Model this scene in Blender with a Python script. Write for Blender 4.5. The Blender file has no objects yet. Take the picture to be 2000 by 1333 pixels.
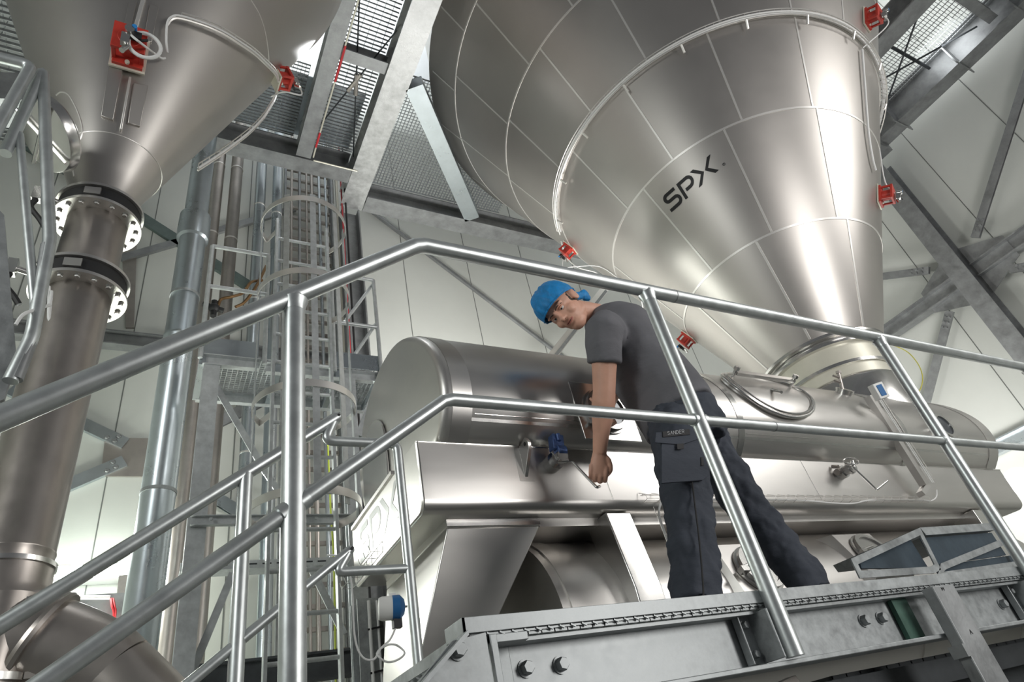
import bpy, bmesh, math, random
from math import sin, cos, pi, radians, sqrt, atan2, hypot
from mathutils import Vector, Matrix

random.seed(7)
sc = bpy.context.scene
COL = sc.collection

# ------------------------------------------------------------------ camera
# world axes: X along the platform edge, Y away from the photographer, Z up; the camera stands at the origin
F_PX, CX, CY = 1232.5, 1000.0, 666.5
def _n(v):
    return Vector(v).normalized()
_h = _n((3320 - CX, 985 - CY, F_PX)); _z = _n((585 - CX, -1080 - CY, F_PX))
_z = (_z - _h * _z.dot(_h)).normalized(); _y = _z.cross(_h)
RM = Matrix((_h, _y, _z))            # image frame (x right, y down, z forward) -> world
def ray(px, py):
    return RM @ Vector((px - CX, py - CY, F_PX))
def at(px, py, X=None, Y=None, Z=None):
    """where the line of sight through a point of the photograph meets a plane of the building"""
    r = ray(px, py)
    t = X / r.x if X is not None else Y / r.y if Y is not None else Z / r.z
    return r * t
def cone_hit(px, py, c, z0, r0, b):
    d = ray(px, py); k = r0 - b * z0
    A = d.x ** 2 + d.y ** 2 - b * b * d.z ** 2
    B = -2 * (d.x * c[0] + d.y * c[1]) - 2 * k * b * d.z
    Cc = c[0] ** 2 + c[1] ** 2 - k * k
    D = max(B * B - 4 * A * Cc, 0)
    ts = [t for t in sorted([(-B - sqrt(D)) / 2 / A, (-B + sqrt(D)) / 2 / A]) if t > 0]
    return d * ts[0]
cd = bpy.data.cameras.new('camera'); cam = bpy.data.objects.new('camera', cd); COL.objects.link(cam)
cd.sensor_width = 36; cd.lens = F_PX / 2000 * 36; cd.clip_start = 0.02; cd.clip_end = 100
xr = RM @ Vector((1, 0, 0)); yu = RM @ Vector((0, -1, 0)); bk = RM @ Vector((0, 0, -1))
cam.matrix_world = Matrix(((xr.x, yu.x, bk.x, 0), (xr.y, yu.y, bk.y, 0), (xr.z, yu.z, bk.z, 0), (0, 0, 0, 1)))
cd.dof.use_dof = False
sc.camera = cam

# ------------------------------------------------------------------ light and exposure
sc.view_settings.view_transform = 'Standard'; sc.view_settings.look = 'None'
sc.view_settings.gamma = 1; sc.view_settings.use_curve_mapping = False
sc.view_settings.exposure = 0.0
w = bpy.data.worlds.new('world'); sc.world = w; w.use_nodes = True
w.node_tree.nodes['Background'].inputs[0].default_value = (0.93, 0.96, 1.0, 1)
w.node_tree.nodes['Background'].inputs[1].default_value = 0.11
def area(name, loc, target, sx, sy, power, col=(1, 0.98, 0.95)):
    l = bpy.data.lights.new(name, 'AREA'); l.shape = 'RECTANGLE'; l.size = sx; l.size_y = sy
    l.energy = power; l.color = col
    o = bpy.data.objects.new(name, l); COL.objects.link(o)
    o.location = loc; o.rotation_euler = (Vector(target) - Vector(loc)).to_track_quat('-Z', 'Y').to_euler()
    return o
area('strobe_front', (4.2, -3.4, 1.2), (5.0, 2.5, 3.2), 1.7, 2.2, 175)  # strobe behind the camera, placed by the bright streak on the cone
area('strobe_right', (8.3, -3.0, 4.6), (3.5, 2.4, 1.3), 2.6, 2.4, 150)  # second strobe, placed by the bright spot on the vessel face
area('fill_left', (-3.5, 0.2, 2.6), (0.9, 3.0, 1.2), 1.2, 1.6, 75, (0.97, 1, 0.97))  # added fill aimed at the vessel's near end, not a hall fitting
area('upper_wall_fill', (9.0, 1.0, 9.3), (10.8, 1.0, 10.2), .6, 3.5, 45, (0.97, 0.99, 1))  # added to whiten the wall that shows through the right grating
area('landing_fill', (0.6, 3.6, 6.4), (0.9, 4.6, 3.0), 0.6, 0.4, 45, (0.96, 0.99, 1))  # added fill to brighten the ladder and landing, no fixture there
area('wall_wash_left', (-1.2, 6.0, 0.2), (-0.4, 7.2, 3.2), 1.6, 0.3, 90, (0.95, 1, 0.88))  # added washer that lifts the left part of the back wall
area('fluorescent_lamp_light', (-.62, 6.86, 2.40), (1.0, 3.2, 1.1), 1.1, 0.16, 110, (0.97, 1, 0.94))
area('wall_wash_back', (3.4, 5.2, 2.7), (4.2, 7.2, 5.0), 1.8, 0.6, 190)  # added washer to keep the back wall pale
area('wall_wash_right', (8.6, 4.6, 1.4), (10.8, 2.6, 4.4), 1.5, 0.6, 100)  # added washer to keep the right wall pale
area('ceiling_uplight_left', (1.4, 5.0, 11.2), (1.4, 5.2, 13), 4, 3, 260, (0.93, 0.97, 1))  # uplight added to brighten the ceiling seen through the left gratings
area('ceiling_uplight_right', (9.6, 1.6, 11.2), (9.6, 1.6, 13), 1.5, 5, 300, (0.97, 0.98, 1))  # uplight added to brighten the ceiling above the right grating

# ------------------------------------------------------------------ materials
def mat(name, col, metal=0.0, rough=0.5, bump=0.0, bscale=20, var=0.0, vscale=5, rvar=0.0, stretch=(1, 1, 1), emit=None, spec=0.5, aniso=0, alpha=None, dist=0.01):
    m = bpy.data.materials.new(name); m.use_nodes = True; nt = m.node_tree; nd = nt.nodes; lk = nt.links
    b = nd['Principled BSDF']
    b.inputs['Base Color'].default_value = (*col, 1); b.inputs['Metallic'].default_value = metal
    b.inputs['Roughness'].default_value = rough; b.inputs['Specular IOR Level'].default_value = spec
    if aniso: b.inputs['Anisotropic'].default_value = aniso
    if emit: b.inputs['Emission Color'].default_value = (*emit[0], 1); b.inputs['Emission Strength'].default_value = emit[1]
    if bump or var or rvar:
        tc = nd.new('ShaderNodeTexCoord'); mp = nd.new('ShaderNodeMapping'); mp.inputs['Scale'].default_value = stretch
        lk.new(tc.outputs['Object'], mp.inputs['Vector'])
    if var or rvar:
        n = nd.new('ShaderNodeTexNoise'); n.inputs['Scale'].default_value = vscale; n.inputs['Detail'].default_value = 6; n.inputs['Roughness'].default_value = .65
        lk.new(mp.outputs[0], n.inputs['Vector'])
        r = nd.new('ShaderNodeMapRange'); r.inputs[1].default_value = .3; r.inputs[2].default_value = .7
        r.inputs[3].default_value = 1 - var; r.inputs[4].default_value = 1 + var
        lk.new(n.outputs['Fac'], r.inputs[0])
        mx = nd.new('ShaderNodeVectorMath'); mx.operation = 'SCALE'; mx.inputs[0].default_value = col
        lk.new(r.outputs[0], mx.inputs['Scale']); lk.new(mx.outputs[0], b.inputs['Base Color'])
        if rvar:
            r2 = nd.new('ShaderNodeMapRange'); r2.inputs[1].default_value = .3; r2.inputs[2].default_value = .7
            r2.inputs[3].default_value = rough - rvar; r2.inputs[4].default_value = rough + rvar
            lk.new(n.outputs['Fac'], r2.inputs[0]); lk.new(r2.outputs[0], b.inputs['Roughness'])
    if bump:
        n2 = nd.new('ShaderNodeTexNoise'); n2.inputs['Scale'].default_value = bscale; n2.inputs['Detail'].default_value = 4
        lk.new(mp.outputs[0], n2.inputs['Vector'])
        bp = nd.new('ShaderNodeBump'); bp.inputs['Strength'].default_value = bump; bp.inputs['Distance'].default_value = dist
        lk.new(n2.outputs['Fac'], bp.inputs['Height']); lk.new(bp.outputs[0], b.inputs['Normal'])
    return m
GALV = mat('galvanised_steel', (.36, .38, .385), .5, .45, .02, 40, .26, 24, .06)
GALVL = mat('brightened_galvanised_steel', (.56, .585, .59), .5, .42, 0, 40, .15, 16, .05)  # lit copy of GALV: brightness put into the colour for ladder and tower
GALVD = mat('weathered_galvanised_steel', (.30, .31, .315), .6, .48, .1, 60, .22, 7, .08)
GALVB = mat('galvanised_duct', (.50, .55, .58), .9, .3, .05, 6, .08, 4, .05)
TUBE = mat('galvanised_tube', (.58, .61, .61), .85, .38, .02, 60, .10, 14, .05)
STEEL = mat('brushed_stainless_steel', (.70, .68, .655), 1.0, .36, .012, 2.2, .05, 2, .04, stretch=(.5, 1, 2))
STEELP = mat('polished_stainless_steel', (.70, .69, .67), 1.0, .24, 0, 20, .04, 8, .03)
CONE = mat('tank_cladding_steel', (.52, .495, .47), 1.0, .42, .0, 3, .04, 1.2, .02)
SEAM = mat('seam_strip_steel', (.80, .78, .75), .8, .38)
PIPE = mat('matt_pipe_steel', (.46, .42, .39), .95, .34, .04, 20, .08, 5, .05)
PIPEB = mat('dull_brown_pipe_steel', (.42, .39, .36), .8, .42, .04, 20, .1, 5)
WALL = mat('white_wall_panel', (.60, .62, .585), 0, .5, 0, 5, .03, 1.0)
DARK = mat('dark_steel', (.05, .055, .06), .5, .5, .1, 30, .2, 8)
BLACK = mat('black_rubber', (.012, .012, .013), 0, .55)
RED = mat('red_enamel', (.50, .045, .03), .1, .4, 0, 5, .1, 20)
REDC = mat('red_cable', (.55, .03, .04), 0, .5)
WHITEC = mat('white_cable', (.75, .75, .74), 0, .5)
YELC = mat('yellow_cable', (.62, .58, .10), 0, .5)
BLUE = mat('blue_plastic', (.02, .13, .34), 0, .4)
WHITE = mat('white_plastic', (.78, .78, .76), 0, .4)
CREAM = mat('cream_sleeve', (.70, .68, .58), .3, .42, .03, 6, .07, 3)
DKPLATE = mat('dark_chequer_plate', (.06, .085, .11), .5, .4, .1, 30, .15, 12)
BRASS = mat('brown_fitting', (.22, .13, .06), .7, .45)
GLASS = mat('sight_glass', (.10, .11, .12), .2, .08)
LAMP = mat('lamp_tube', (1, 1, 1), 0, .5, emit=((.93, 1, .90), 45))
INK = mat('black_print', (.006, .006, .007), 0, .45)
INKG = mat('grey_print', (.50, .51, .50), .3, .4)

# ------------------------------------------------------------------ mesh helpers
class MB:
    def __init__(s): s.bm = bmesh.new()
    def quad(s, vs):
        try: return s.bm.faces.new(vs)
        except ValueError: return None
    def box(s, c, d, rot=None):
        c = Vector(c); hx, hy, hz = d[0] / 2, d[1] / 2, d[2] / 2
        M = rot if rot is not None else Matrix.Identity(3)
        v = [s.bm.verts.new(c + M @ Vector((x * hx, y * hy, z * hz))) for x in (-1, 1) for y in (-1, 1) for z in (-1, 1)]
        for f in ((0, 1, 3, 2), (4, 6, 7, 5), (0, 4, 5, 1), (2, 3, 7, 6), (0, 2, 6, 4), (1, 5, 7, 3)): s.quad([v[i] for i in f])
        return s
    def bounds(s, a, b):
        a = Vector(a); b = Vector(b); return s.box((a + b) / 2, [abs(b[i] - a[i]) for i in range(3)])
    def rings(s, rings, closed=True, cap=True):
        R = [[s.bm.verts.new(p) for p in r] for r in rings]
        n = len(R[0])
        for a, b in zip(R, R[1:]):
            for i in range(n if closed else n - 1): s.quad([a[i], a[(i + 1) % n], b[(i + 1) % n], b[i]])
        if cap and closed: s.quad(list(reversed(R[0]))); s.quad(R[-1])
        return s
    def tube(s, pts, r, n=12, cap=True, closed=False):
        pts = [Vector(p) for p in pts]
        rs = r if isinstance(r, (list, tuple)) else [r] * len(pts)
        m = len(pts); T = []
        for i in range(m):
            if closed: t = (pts[(i + 1) % m] - pts[i]).normalized() + (pts[i] - pts[i - 1]).normalized()
            elif i == 0: t = pts[1] - pts[0]
            elif i == m - 1: t = pts[-1] - pts[-2]
            else: t = (pts[i + 1] - pts[i]).normalized() + (pts[i] - pts[i - 1]).normalized()
            T.append(t.normalized() if t.length > 1e-9 else Vector((0, 0, 1)))
        u = T[0].orthogonal().normalized(); out = []
        for i in range(m):
            u = (u - T[i] * u.dot(T[i])).normalized(); v = T[i].cross(u)
            k = 1.0
            if 0 < i < m - 1 or closed:
                a = (pts[i] - pts[i - 1]).normalized().dot(T[i]); k = 1
            out.append([pts[i] + (u * cos(2 * pi * j / n) + v * sin(2 * pi * j / n)) * rs[i] * k for j in range(n)])
        if closed:
            R = [[s.bm.verts.new(p) for p in rr] for rr in out]
            # best twist match for the closing ring
            sh = min(range(n), key=lambda q: (R[0][q].co - R[-1][0].co).length)
            for a in range(m):
                A = R[a]; Bq = R[(a + 1) % m]; o = sh if a == m - 1 else 0
                for i in range(n): s.quad([A[i], A[(i + 1) % n], Bq[(i + 1 + o) % n], Bq[(i + o) % n]])
        else: s.rings(out, True, cap)
        return s
    def cyl(s, a, b, r, n=20, r2=None):
        return s.tube([a, b], [r, r if r2 is None else r2], n)
    def lathe(s, prof, o=(0, 0, 0), axis=(0, 0, 1), n=48, close=False):
        o = Vector(o); ax = Vector(axis).normalized(); u = ax.orthogonal().normalized(); v = ax.cross(u)
        R = [[o + ax * z + (u * cos(2 * pi * j / n) + v * sin(2 * pi * j / n)) * r for j in range(n)] for r, z in prof]
        if close: R.append(R[0])
        s.rings(R, True, not close)
        if close: bmesh.ops.remove_doubles(s.bm, verts=s.bm.verts, dist=1e-6)
        return s
    def prism(s, poly, d):
        d = Vector(d); A = [s.bm.verts.new(Vector(p)) for p in poly]; B = [s.bm.verts.new(Vector(p) + d) for p in poly]
        n = len(A); s.quad(list(reversed(A))); s.quad(B)
        for i in range(n): s.quad([A[i], A[(i + 1) % n], B[(i + 1) % n], B[i]])
        return s
    def ibeam(s, a, b, h, wd, tw=.012, tf=.018, up=(0, 0, 1), kind='I'):
        """rolled section from a to b; a and b run along the middle of the section"""
        a = Vector(a); b = Vector(b); t = (b - a).normalized(); up = Vector(up); up = (up - t * up.dot(t)).normalized(); sd = t.cross(up)
        if kind == 'I':
            P = [(-wd/2, -h/2), (wd/2, -h/2), (wd/2, -h/2+tf), (tw/2, -h/2+tf), (tw/2, h/2-tf), (wd/2, h/2-tf), (wd/2, h/2), (-wd/2, h/2), (-wd/2, h/2-tf), (-tw/2, h/2-tf), (-tw/2, -h/2+tf), (-wd/2, -h/2+tf)]
        elif kind == 'U':
            P = [(-wd/2, -h/2), (wd/2, -h/2), (wd/2, -h/2+tf), (-wd/2+tw, -h/2+tf), (-wd/2+tw, h/2-tf), (wd/2, h/2-tf), (wd/2, h/2), (-wd/2, h/2)]
        elif kind == 'L':
            P = [(-wd/2, -h/2), (wd/2, -h/2), (wd/2, -h/2+tf), (-wd/2+tw, -h/2+tf), (-wd/2+tw, h/2), (-wd/2, h/2)]
        else:
            P = [(-wd/2, -h/2), (wd/2, -h/2), (wd/2, h/2), (-wd/2, h/2)]
        return s.rings([[a + sd * x + up * y for x, y in P], [b + sd * x + up * y for x, y in P]])
    def bolt(s, c, axis, r=.012, h=.008, washer=True, n=6):
        c = Vector(c); ax = Vector(axis).normalized()
        if washer: s.cyl(c, c + ax * h * .15, r * 1.3, 20)
        s.tube([c, c + ax * h * 1.05, c + ax * h * 1.25], [r, r, r * .86], n)
        return s
    def sphere(s, c, r, sx=1, sy=1, sz=1, seg=20, rot=None):
        M = Matrix.Translation(Vector(c)) @ ((rot.to_4x4()) if rot is not None else Matrix.Identity(4)) @ Matrix.Diagonal((r * sx, r * sy, r * sz, 1))
        bmesh.ops.create_uvsphere(s.bm, u_segments=seg, v_segments=max(8, seg // 2), radius=1, matrix=M)
        return s
    def build(s, name, m, parent=None, smooth=40, bevel=0, label=None):
        bmesh.ops.recalc_face_normals(s.bm, faces=s.bm.faces)
        me = bpy.data.meshes.new(name); s.bm.to_mesh(me); s.bm.free()
        me.materials.append(m)
        if smooth:
            me.shade_smooth(); me.set_sharp_from_angle(angle=radians(smooth))
        o = bpy.data.objects.new(name, me); COL.objects.link(o)
        if parent is not None:
            o.parent = parent; o.matrix_parent_inverse = Matrix.Translation(-parent.location) if parent.type == 'EMPTY' and parent.get('label') else Matrix.Identity(4)
        if bevel:
            md = o.modifiers.new('bevel', 'BEVEL'); md.width = bevel; md.segments = 2; md.limit_method = 'ANGLE'; md.angle_limit = radians(40)
        if label: o['label'] = label
        return o
def tag(o, label, cat, group=None, kind=None):
    if label: o['label'] = label
    if cat: o['category'] = cat
    if group: o['group'] = group
    if kind: o['kind'] = kind
    return o
def thing(name, loc, label, cat, group=None):
    o = bpy.data.objects.new(name, None); o.empty_display_size = .1; COL.objects.link(o); o.location = loc
    return tag(o, label, cat, group)
def structure(o): o['kind'] = 'structure'; return o
def arc(c, r, a0, a1, n, u=(1, 0, 0), v=(0, 1, 0)):
    c = Vector(c); u = Vector(u); v = Vector(v)
    return [c + (u * cos(a0 + (a1 - a0) * i / n) + v * sin(a0 + (a1 - a0) * i / n)) * r for i in range(n + 1)]
def fillet(pts, r, n=6):
    pts = [Vector(p) for p in pts]; out = [pts[0]]
    for i in range(1, len(pts) - 1):
        a = (pts[i - 1] - pts[i]); b = (pts[i + 1] - pts[i]); d = min(r, a.length * .45, b.length * .45)
        p = pts[i] + a.normalized() * d; q = pts[i] + b.normalized() * d
        for k in range(n + 1):
            t = k / n; out.append(p * (1 - t) ** 2 + pts[i] * 2 * t * (1 - t) + q * t * t)
    out.append(pts[-1]); return out
def spline(pts, n=6):
    pts = [Vector(p) for p in pts]; P = [pts[0] * 2 - pts[1]] + pts + [pts[-1] * 2 - pts[-2]]; out = []
    for i in range(1, len(P) - 2):
        a, b, c, d = P[i - 1], P[i], P[i + 1], P[i + 2]
        for k in range(n):
            t = k / n
            out.append(.5 * ((2 * b) + (c - a) * t + (2 * a - 5 * b + 4 * c - d) * t * t + (3 * b - a - 3 * c + d) * t ** 3))
    out.append(pts[-1]); return out
def rotto(zaxis, xhint=(1, 0, 0)):
    z = Vector(zaxis).normalized(); x = Vector(xhint); x = (x - z * x.dot(z)).normalized(); y = z.cross(x)
    return Matrix((x, y, z)).transposed()

# ================================================================== the guard rail of the platform and stair (nearest things)
YR = 1.25
TOPZ, MIDZ = 1.366, 0.820
SL = 0.77                                # slope of the stair
KT, KM = 0.602, 0.618                    # X of the bends
POSTX = [0.245, 1.485, 2.885, 4.285]
def raily(x): return TOPZ if x >= KT else TOPZ - (KT - x) * SL
def kneez(x): return MIDZ if x >= KM else MIDZ - (KM - x) * SL
g = thing('guard_railing', (0.245, YR, -0.9), 'thick galvanised tube railing in the foreground, bending from the stair up along the platform edge', 'railing')
MB().tube([(-1.3, YR, raily(-1.3)), (KT - .012, YR, TOPZ - .012), (KT + .02, YR, TOPZ), (6.5, YR, TOPZ)], .0245, 24).build('top_rail', TUBE, g)
MB().tube([(-1.3, YR, kneez(-1.3)), (KM - .01, YR, MIDZ - .008), (KM + .015, YR, MIDZ), (6.5, YR, MIDZ)], .0172, 20).build('knee_rail', TUBE, g)
for i, x in enumerate(POSTX):
    z0 = -0.9 if i == 0 else 0.128
    b = MB().cyl((x, YR, z0), (x, YR, raily(x) - .005), .0245, 24)
    zt = raily(x) - .02
    sk = SL if i == 0 else 0
    b.tube([(x, YR, zt - .034), (x, YR, zt - .018), (x, YR, zt)], [.0248, .027, .033], 20)
    for zz in (kneez(x),): b.tube([(x - .026, YR, zz - .026 * sk), (x + .026, YR, zz + .026 * sk)], [.021, .021], 18)
    b.build('post', TUBE, g)
# sleeve joints on the long rails
for x, z, r in ((1.62, TOPZ, .0252), (1.83, MIDZ, .0180)):
    MB().cyl((x, YR, z), (x + .004, YR, z), r, 24).build('weld_ring', GALVD, g)
# brackets that hold the posts to the edge beam
YW = 1.335                                # web of the edge beam
for x in POSTX[1:]:
    b = MB(); b.box((x - .062, YW - .010, .190), (.060, .008, .120)); b.box((x - .035, (YW + YR) / 2, .190), (.007, YW - YR, .120))
    b.box((x - .090, YW - .018, .190), (.006, .024, .120))
    br = b.build('bracket', GALV, g, bevel=.002)
    for dz in (-.036, .036): MB().bolt((x - .064, YW - .014, .190 + dz), (0, -1, 0), .010, .011).build('bolt', GALV, br)

# far railing of the stair
YF = 2.30
g = thing('stair_railing', (.28, YF, -.9), 'thinner galvanised stair railing behind the foreground rail, its ends bent back into short loops', 'railing')
def ftop(x): return 1.372 - (.622 - x) * .77
def fmid(x): return .812 - (.652 - x) * .77
p0x = .875
MB().tube([(-1.2, YF, ftop(-1.2)), (.622, YF, 1.372)], .0245, 20).sphere((.622, YF, 1.372), .0245).build('hand_rail', TUBE, g)
MB().tube([(-1.2, YF, fmid(-1.2)), (.652, YF, .812)], .0172, 18).sphere((.652, YF, .812), .0172).build('knee_rail', TUBE, g)
MB().tube(fillet([(.612, YF, 1.36), (.572, YF, 1.262), (.875, YF, 1.262), (.875, YF, 1.15)], .035), .0200, 18).build('return_loop', TUBE, g)
MB().tube(fillet([(.645, YF, .80), (.605, YF, .735), (.875, YF, .735)], .02), .0172, 18).build('return_loop', TUBE, g)
MB().cyl((p0x, YF, -.6), (p0x, YF, 1.235), .0200, 20).build('post', TUBE, g)
MB().cyl((.283, YF, -1.2), (.283, YF, ftop(.283)), .0245, 20).build('post', TUBE, g)
for z, x in ((1.372, .622), (.812, .652)):
    MB().cyl((x + .004, YF - .0255, z), (x + .004, YF - .012, z), .006, 10).build('drain_hole', BLACK, g)

# ================================================================== platform edge beam, stringer, grating
XL = 0.585
g = thing('platform_edge_beam', (2.5, YW, .12), 'galvanised channel beam carrying the platform edge below the worker, with bolt heads on its web', 'beam')
MB().bounds((XL + .055, YW, .122), (6.4, YW + .01, .262)).build('web', GALV, g)
MB().bounds((XL + .055, YW - .075, .112), (6.4, YW + .01, .124)).build('bottom_flange', GALV, g, bevel=.002)
MB().bounds((XL + .055, YW - .045, .246), (6.4, YW + .01, .254)).build('top_flange', GALV, g)
for px, py in ((1030, 1305), (1098, 1298), (1690, 1212), (1724, 1207), (1845, 1193), (1960, 1180)):
    q = at(px, py, Y=YW - .01); x, z = q.x, q.z
    MB().bolt((x, YW - .001, z), (0, -1, 0), .0145, .016).build('bolt', GALV, g)
t = MB().bounds((XL, YR + .02, .268), (3.01, YR + .028, .300)).bounds((XL, YR + .02, .268), (XL + .008, YW + .03, .300)).build('toe_plate', GALV, None, bevel=.001)
tag(t, 'flat galvanised toe strip along the platform edge in front of the worker\'s feet', 'edge plate')
t = MB().bounds((3.018, YR + .02, .268), (6.4, YR + .028, .300)).build('toe_plate', GALV, None, bevel=.001)
tag(t, 'galvanised toe strip at the right end of the platform edge, beyond the second post', 'edge plate')
# grating of the platform: bearing bars run in Y, twisted-looking cross bars in X
def grating(name, x0, x1, y0, y1, z, h, pb, pc, m, label, along='Y', th=.003, holes=()):
    b = MB()
    inh = lambda x, y: any(a <= x <= c and bb <= y <= d for a, bb, c, d in holes)
    if along == 'Y':
        n = int((x1 - x0) / pb)
        for i in range(n + 1): b.bounds((x0 + i * pb - th / 2, y0, z), (x0 + i * pb + th / 2, y1, z + h))
        for j in range(int((y1 - y0) / pc) + 1): b.bounds((x0, y0 + j * pc - .0025, z + h * .6), (x1, y0 + j * pc + .0025, z + h))
    else:
        n = int((y1 - y0) / pb)
        for i in range(n + 1): b.bounds((x0, y0 + i * pb - th / 2, z), (x1, y0 + i * pb + th / 2, z + h))
        for j in range(int((x1 - x0) / pc) + 1): b.bounds((x0 + j * pc - .0025, y0, z + h * .6), (x0 + j * pc + .0025, y1, z + h))
    b.bounds((x0, y0, z), (x1, y0 + .004, z + h)); b.bounds((x0, y1 - .004, z), (x1, y1, z + h))
    o = b.build(name, m, None, smooth=0)
    return tag(o, label, 'grating')
grating('floor_grating', XL + .02, 6.0, YR + .03, 2.18, .256, .026, .034, .042, GALV, 'fine steel grating that the worker stands on')
b = MB(); b.bounds((XL + .05, YR + .0245, .2625), (5.2, YR + .0275, .2665))
for i in range(150):
    x = XL + .06 + i * .030; b.box((x, YR + .024, .2635), (.013, .005, .0035), Matrix.Rotation(.45, 3, 'Y'))
tag(b.build('grating_edge_bar', GALV, None, smooth=0), 'twisted edge bar of the grating showing as small teeth under the toe strip', 'grating edge')
# stair stringer with its gusset plate
g = thing('stair_stringer', (.5, YR + .03, -.2), 'sloping galvanised stair stringer with a wide end plate at the bottom centre', 'stair beam')
yS = YR + .022
b = MB(); b.prism([(XL + .052, yS, .268), (XL + .052, yS, .02), (.60, yS, -.30), (-.70, yS, -1.25), (-.70, yS, -.80), (XL - .025, yS, .258)], (0, .012, 0))
b.build('plate', GALV, g, bevel=.001)
MB().prism([(XL + .0, yS - .028, .270), (-.72, yS - .028, -.735), (-.72, yS - .028, -.745), (XL + .0, yS - .028, .260)], (0, .07, 0)).build('flange', GALV, g)
for x, z in ((.655, .175),): pass
q = at(897, 1270, Y=yS - .01)
MB().bolt((q.x, yS - .001, q.z), (0, -1, 0), .0145, .016).build('bolt', GALV, g)
# end cleat between stringer and beam: short channel seen end-on
g2 = MB(); g2.bounds((XL + .058, yS - .003, .02), (XL + .074, yS + .012, .262)); g2.bounds((XL + .058, yS, .245), (XL + .15, yS + .04, .262)); g2.bounds((XL + .058, YW - .004, .02), (XL + .13, YW - .001, .262))
g2.build('cleat', GALV, g, bevel=.003)
# column in front of the beam
xq = 1.96
g = thing('platform_column', (2.27, 1.28, -1.5), 'grey steel column passing in front of the edge beam at the lower right', 'column')
MB().bounds((2.17, 1.215, -1.5), (2.29, 1.255, .252)).build('post', GALVD, g, bevel=.003)
MB().bounds((2.155, 1.213, .05), (2.175, 1.26, .085)).build('lug', GALVD, g)
MB().bounds((2.09, YW - .02, .125), (2.17, YW - .004, .245)).build('green_packer', mat('green_painted_steel', (.05, .12, .09), .2, .5, .1, 40, .2, 20), g)
def strokes(b, pts, wd, o, u, v, nrm, th=.0006, closed=False):
    o = Vector(o); u = Vector(u); v = Vector(v); nrm = Vector(nrm)
    for a, c in zip(pts, pts[1:]):
        A = o + u * a[0] + v * a[1]; B = o + u * c[0] + v * c[1]; d = (B - A).normalized(); s_ = d.cross(nrm).normalized() * wd / 2; e = d * wd * .3
        b.prism([A - e + s_, A - e - s_, B + e - s_, B + e + s_], nrm * th)
b = MB()
strokes(b, [(0, 0), (.35, 1), (.7, 0)], .0018, (2.232, 1.2145, .105), (.016, 0, 0), (0, 0, .012), (0, -1, 0))
strokes(b, [(.15, .4), (.55, .4)], .0018, (2.232, 1.2145, .105), (.016, 0, 0), (0, 0, .012), (0, -1, 0))
strokes(b, [(0, 0), (0, 1), (.4, .4), (.8, 1), (.8, 0)], .0018, (2.212, 1.2145, .236), (.014, 0, 0), (0, 0, .009), (0, -1, 0))
b.build('stamped_letter', INK, g)
# what shows below the platform; its shade is put into near-black colour
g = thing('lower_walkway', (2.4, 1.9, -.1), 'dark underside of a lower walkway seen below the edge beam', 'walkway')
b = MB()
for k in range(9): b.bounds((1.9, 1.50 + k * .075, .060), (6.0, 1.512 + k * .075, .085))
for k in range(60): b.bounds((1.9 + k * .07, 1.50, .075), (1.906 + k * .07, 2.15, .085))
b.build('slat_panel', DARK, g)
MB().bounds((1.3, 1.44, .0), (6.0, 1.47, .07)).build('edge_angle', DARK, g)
MB().bounds((1.75, 1.56, -.5), (6.0, 1.575, .055)).build('shade_plate', DARK, g)  # dark sheet added to stand for the shade below the beam
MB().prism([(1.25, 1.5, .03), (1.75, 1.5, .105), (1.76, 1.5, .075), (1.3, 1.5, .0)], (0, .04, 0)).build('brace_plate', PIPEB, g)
tag(MB().bounds((.9, 1.6, -.55), (6.0, 2.2, -.50)).build('lower_deck_plate', DARK, None), 'deck plate coloured near black for the shadow under the platform', 'deck plate')

# steps standing on the platform at the right (seen from below: framed treads)
g = thing('framed_steps', (3.6, 1.6, .28), 'low framed galvanised steps with dark blue-grey panels at the right behind the edge strip', 'steps')
def frame_poly(b, pts, wd, y, dy=.006):
    n = len(pts); c = Vector((sum(p[0] for p in pts) / n, 0, sum(p[1] for p in pts) / n))
    inner = []
    for i in range(n):
        p = Vector((pts[i][0], 0, pts[i][1])); a = Vector((pts[i - 1][0], 0, pts[i - 1][1])); d = Vector((pts[(i + 1) % n][0], 0, pts[(i + 1) % n][1]))
        e1 = (p - a).normalized(); e2 = (d - p).normalized()
        n1 = Vector((-e1.z, 0, e1.x)); n2 = Vector((-e2.z, 0, e2.x))
        if n1.dot(c - p) < 0: n1 = -n1
        if n2.dot(c - p) < 0: n2 = -n2
        m_ = (n1 + n2).normalized(); inner.append(p + m_ * wd / max(.35, m_.dot(n1)))
    for i in range(n):
        j = (i + 1) % n
        b.prism([(pts[i][0], y, pts[i][1]), (pts[j][0], y, pts[j][1]), (inner[j].x, y, inner[j].z), (inner[i].x, y, inner[i].z)], (0, dy, 0))
YS = 1.62
def sp(px, py, Y=YS): return at(px, py, Y=Y)
def tri(pxs): return [(sp(*p).x, sp(*p).z) for p in pxs]
b = MB()
frame_poly(b, tri([(1662, 1092), (1797, 1031), (1838, 1113), (1826, 1120), (1680, 1130)]), .028, YS)
b.build('side_frame', GALV, g)
b = MB()
frame_poly(b, tri([(1838, 1101), (1965, 1050), (1995, 1108), (1830, 1130)]), .028, YS)
b.build('side_frame', GALV, g)
b = MB(); A = tri([(1797, 1031), (1838, 1101)])
p, q = A; L = .62
b.prism([(p[0], YS, p[1]), (p[0] + L, YS, p[1] + .012), (p[0] + L, YS, p[1] - .024), (p[0] + .014, YS, p[1] - .036)], (0, .5, 0))
b.build('tread', GALV, g)
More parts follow.
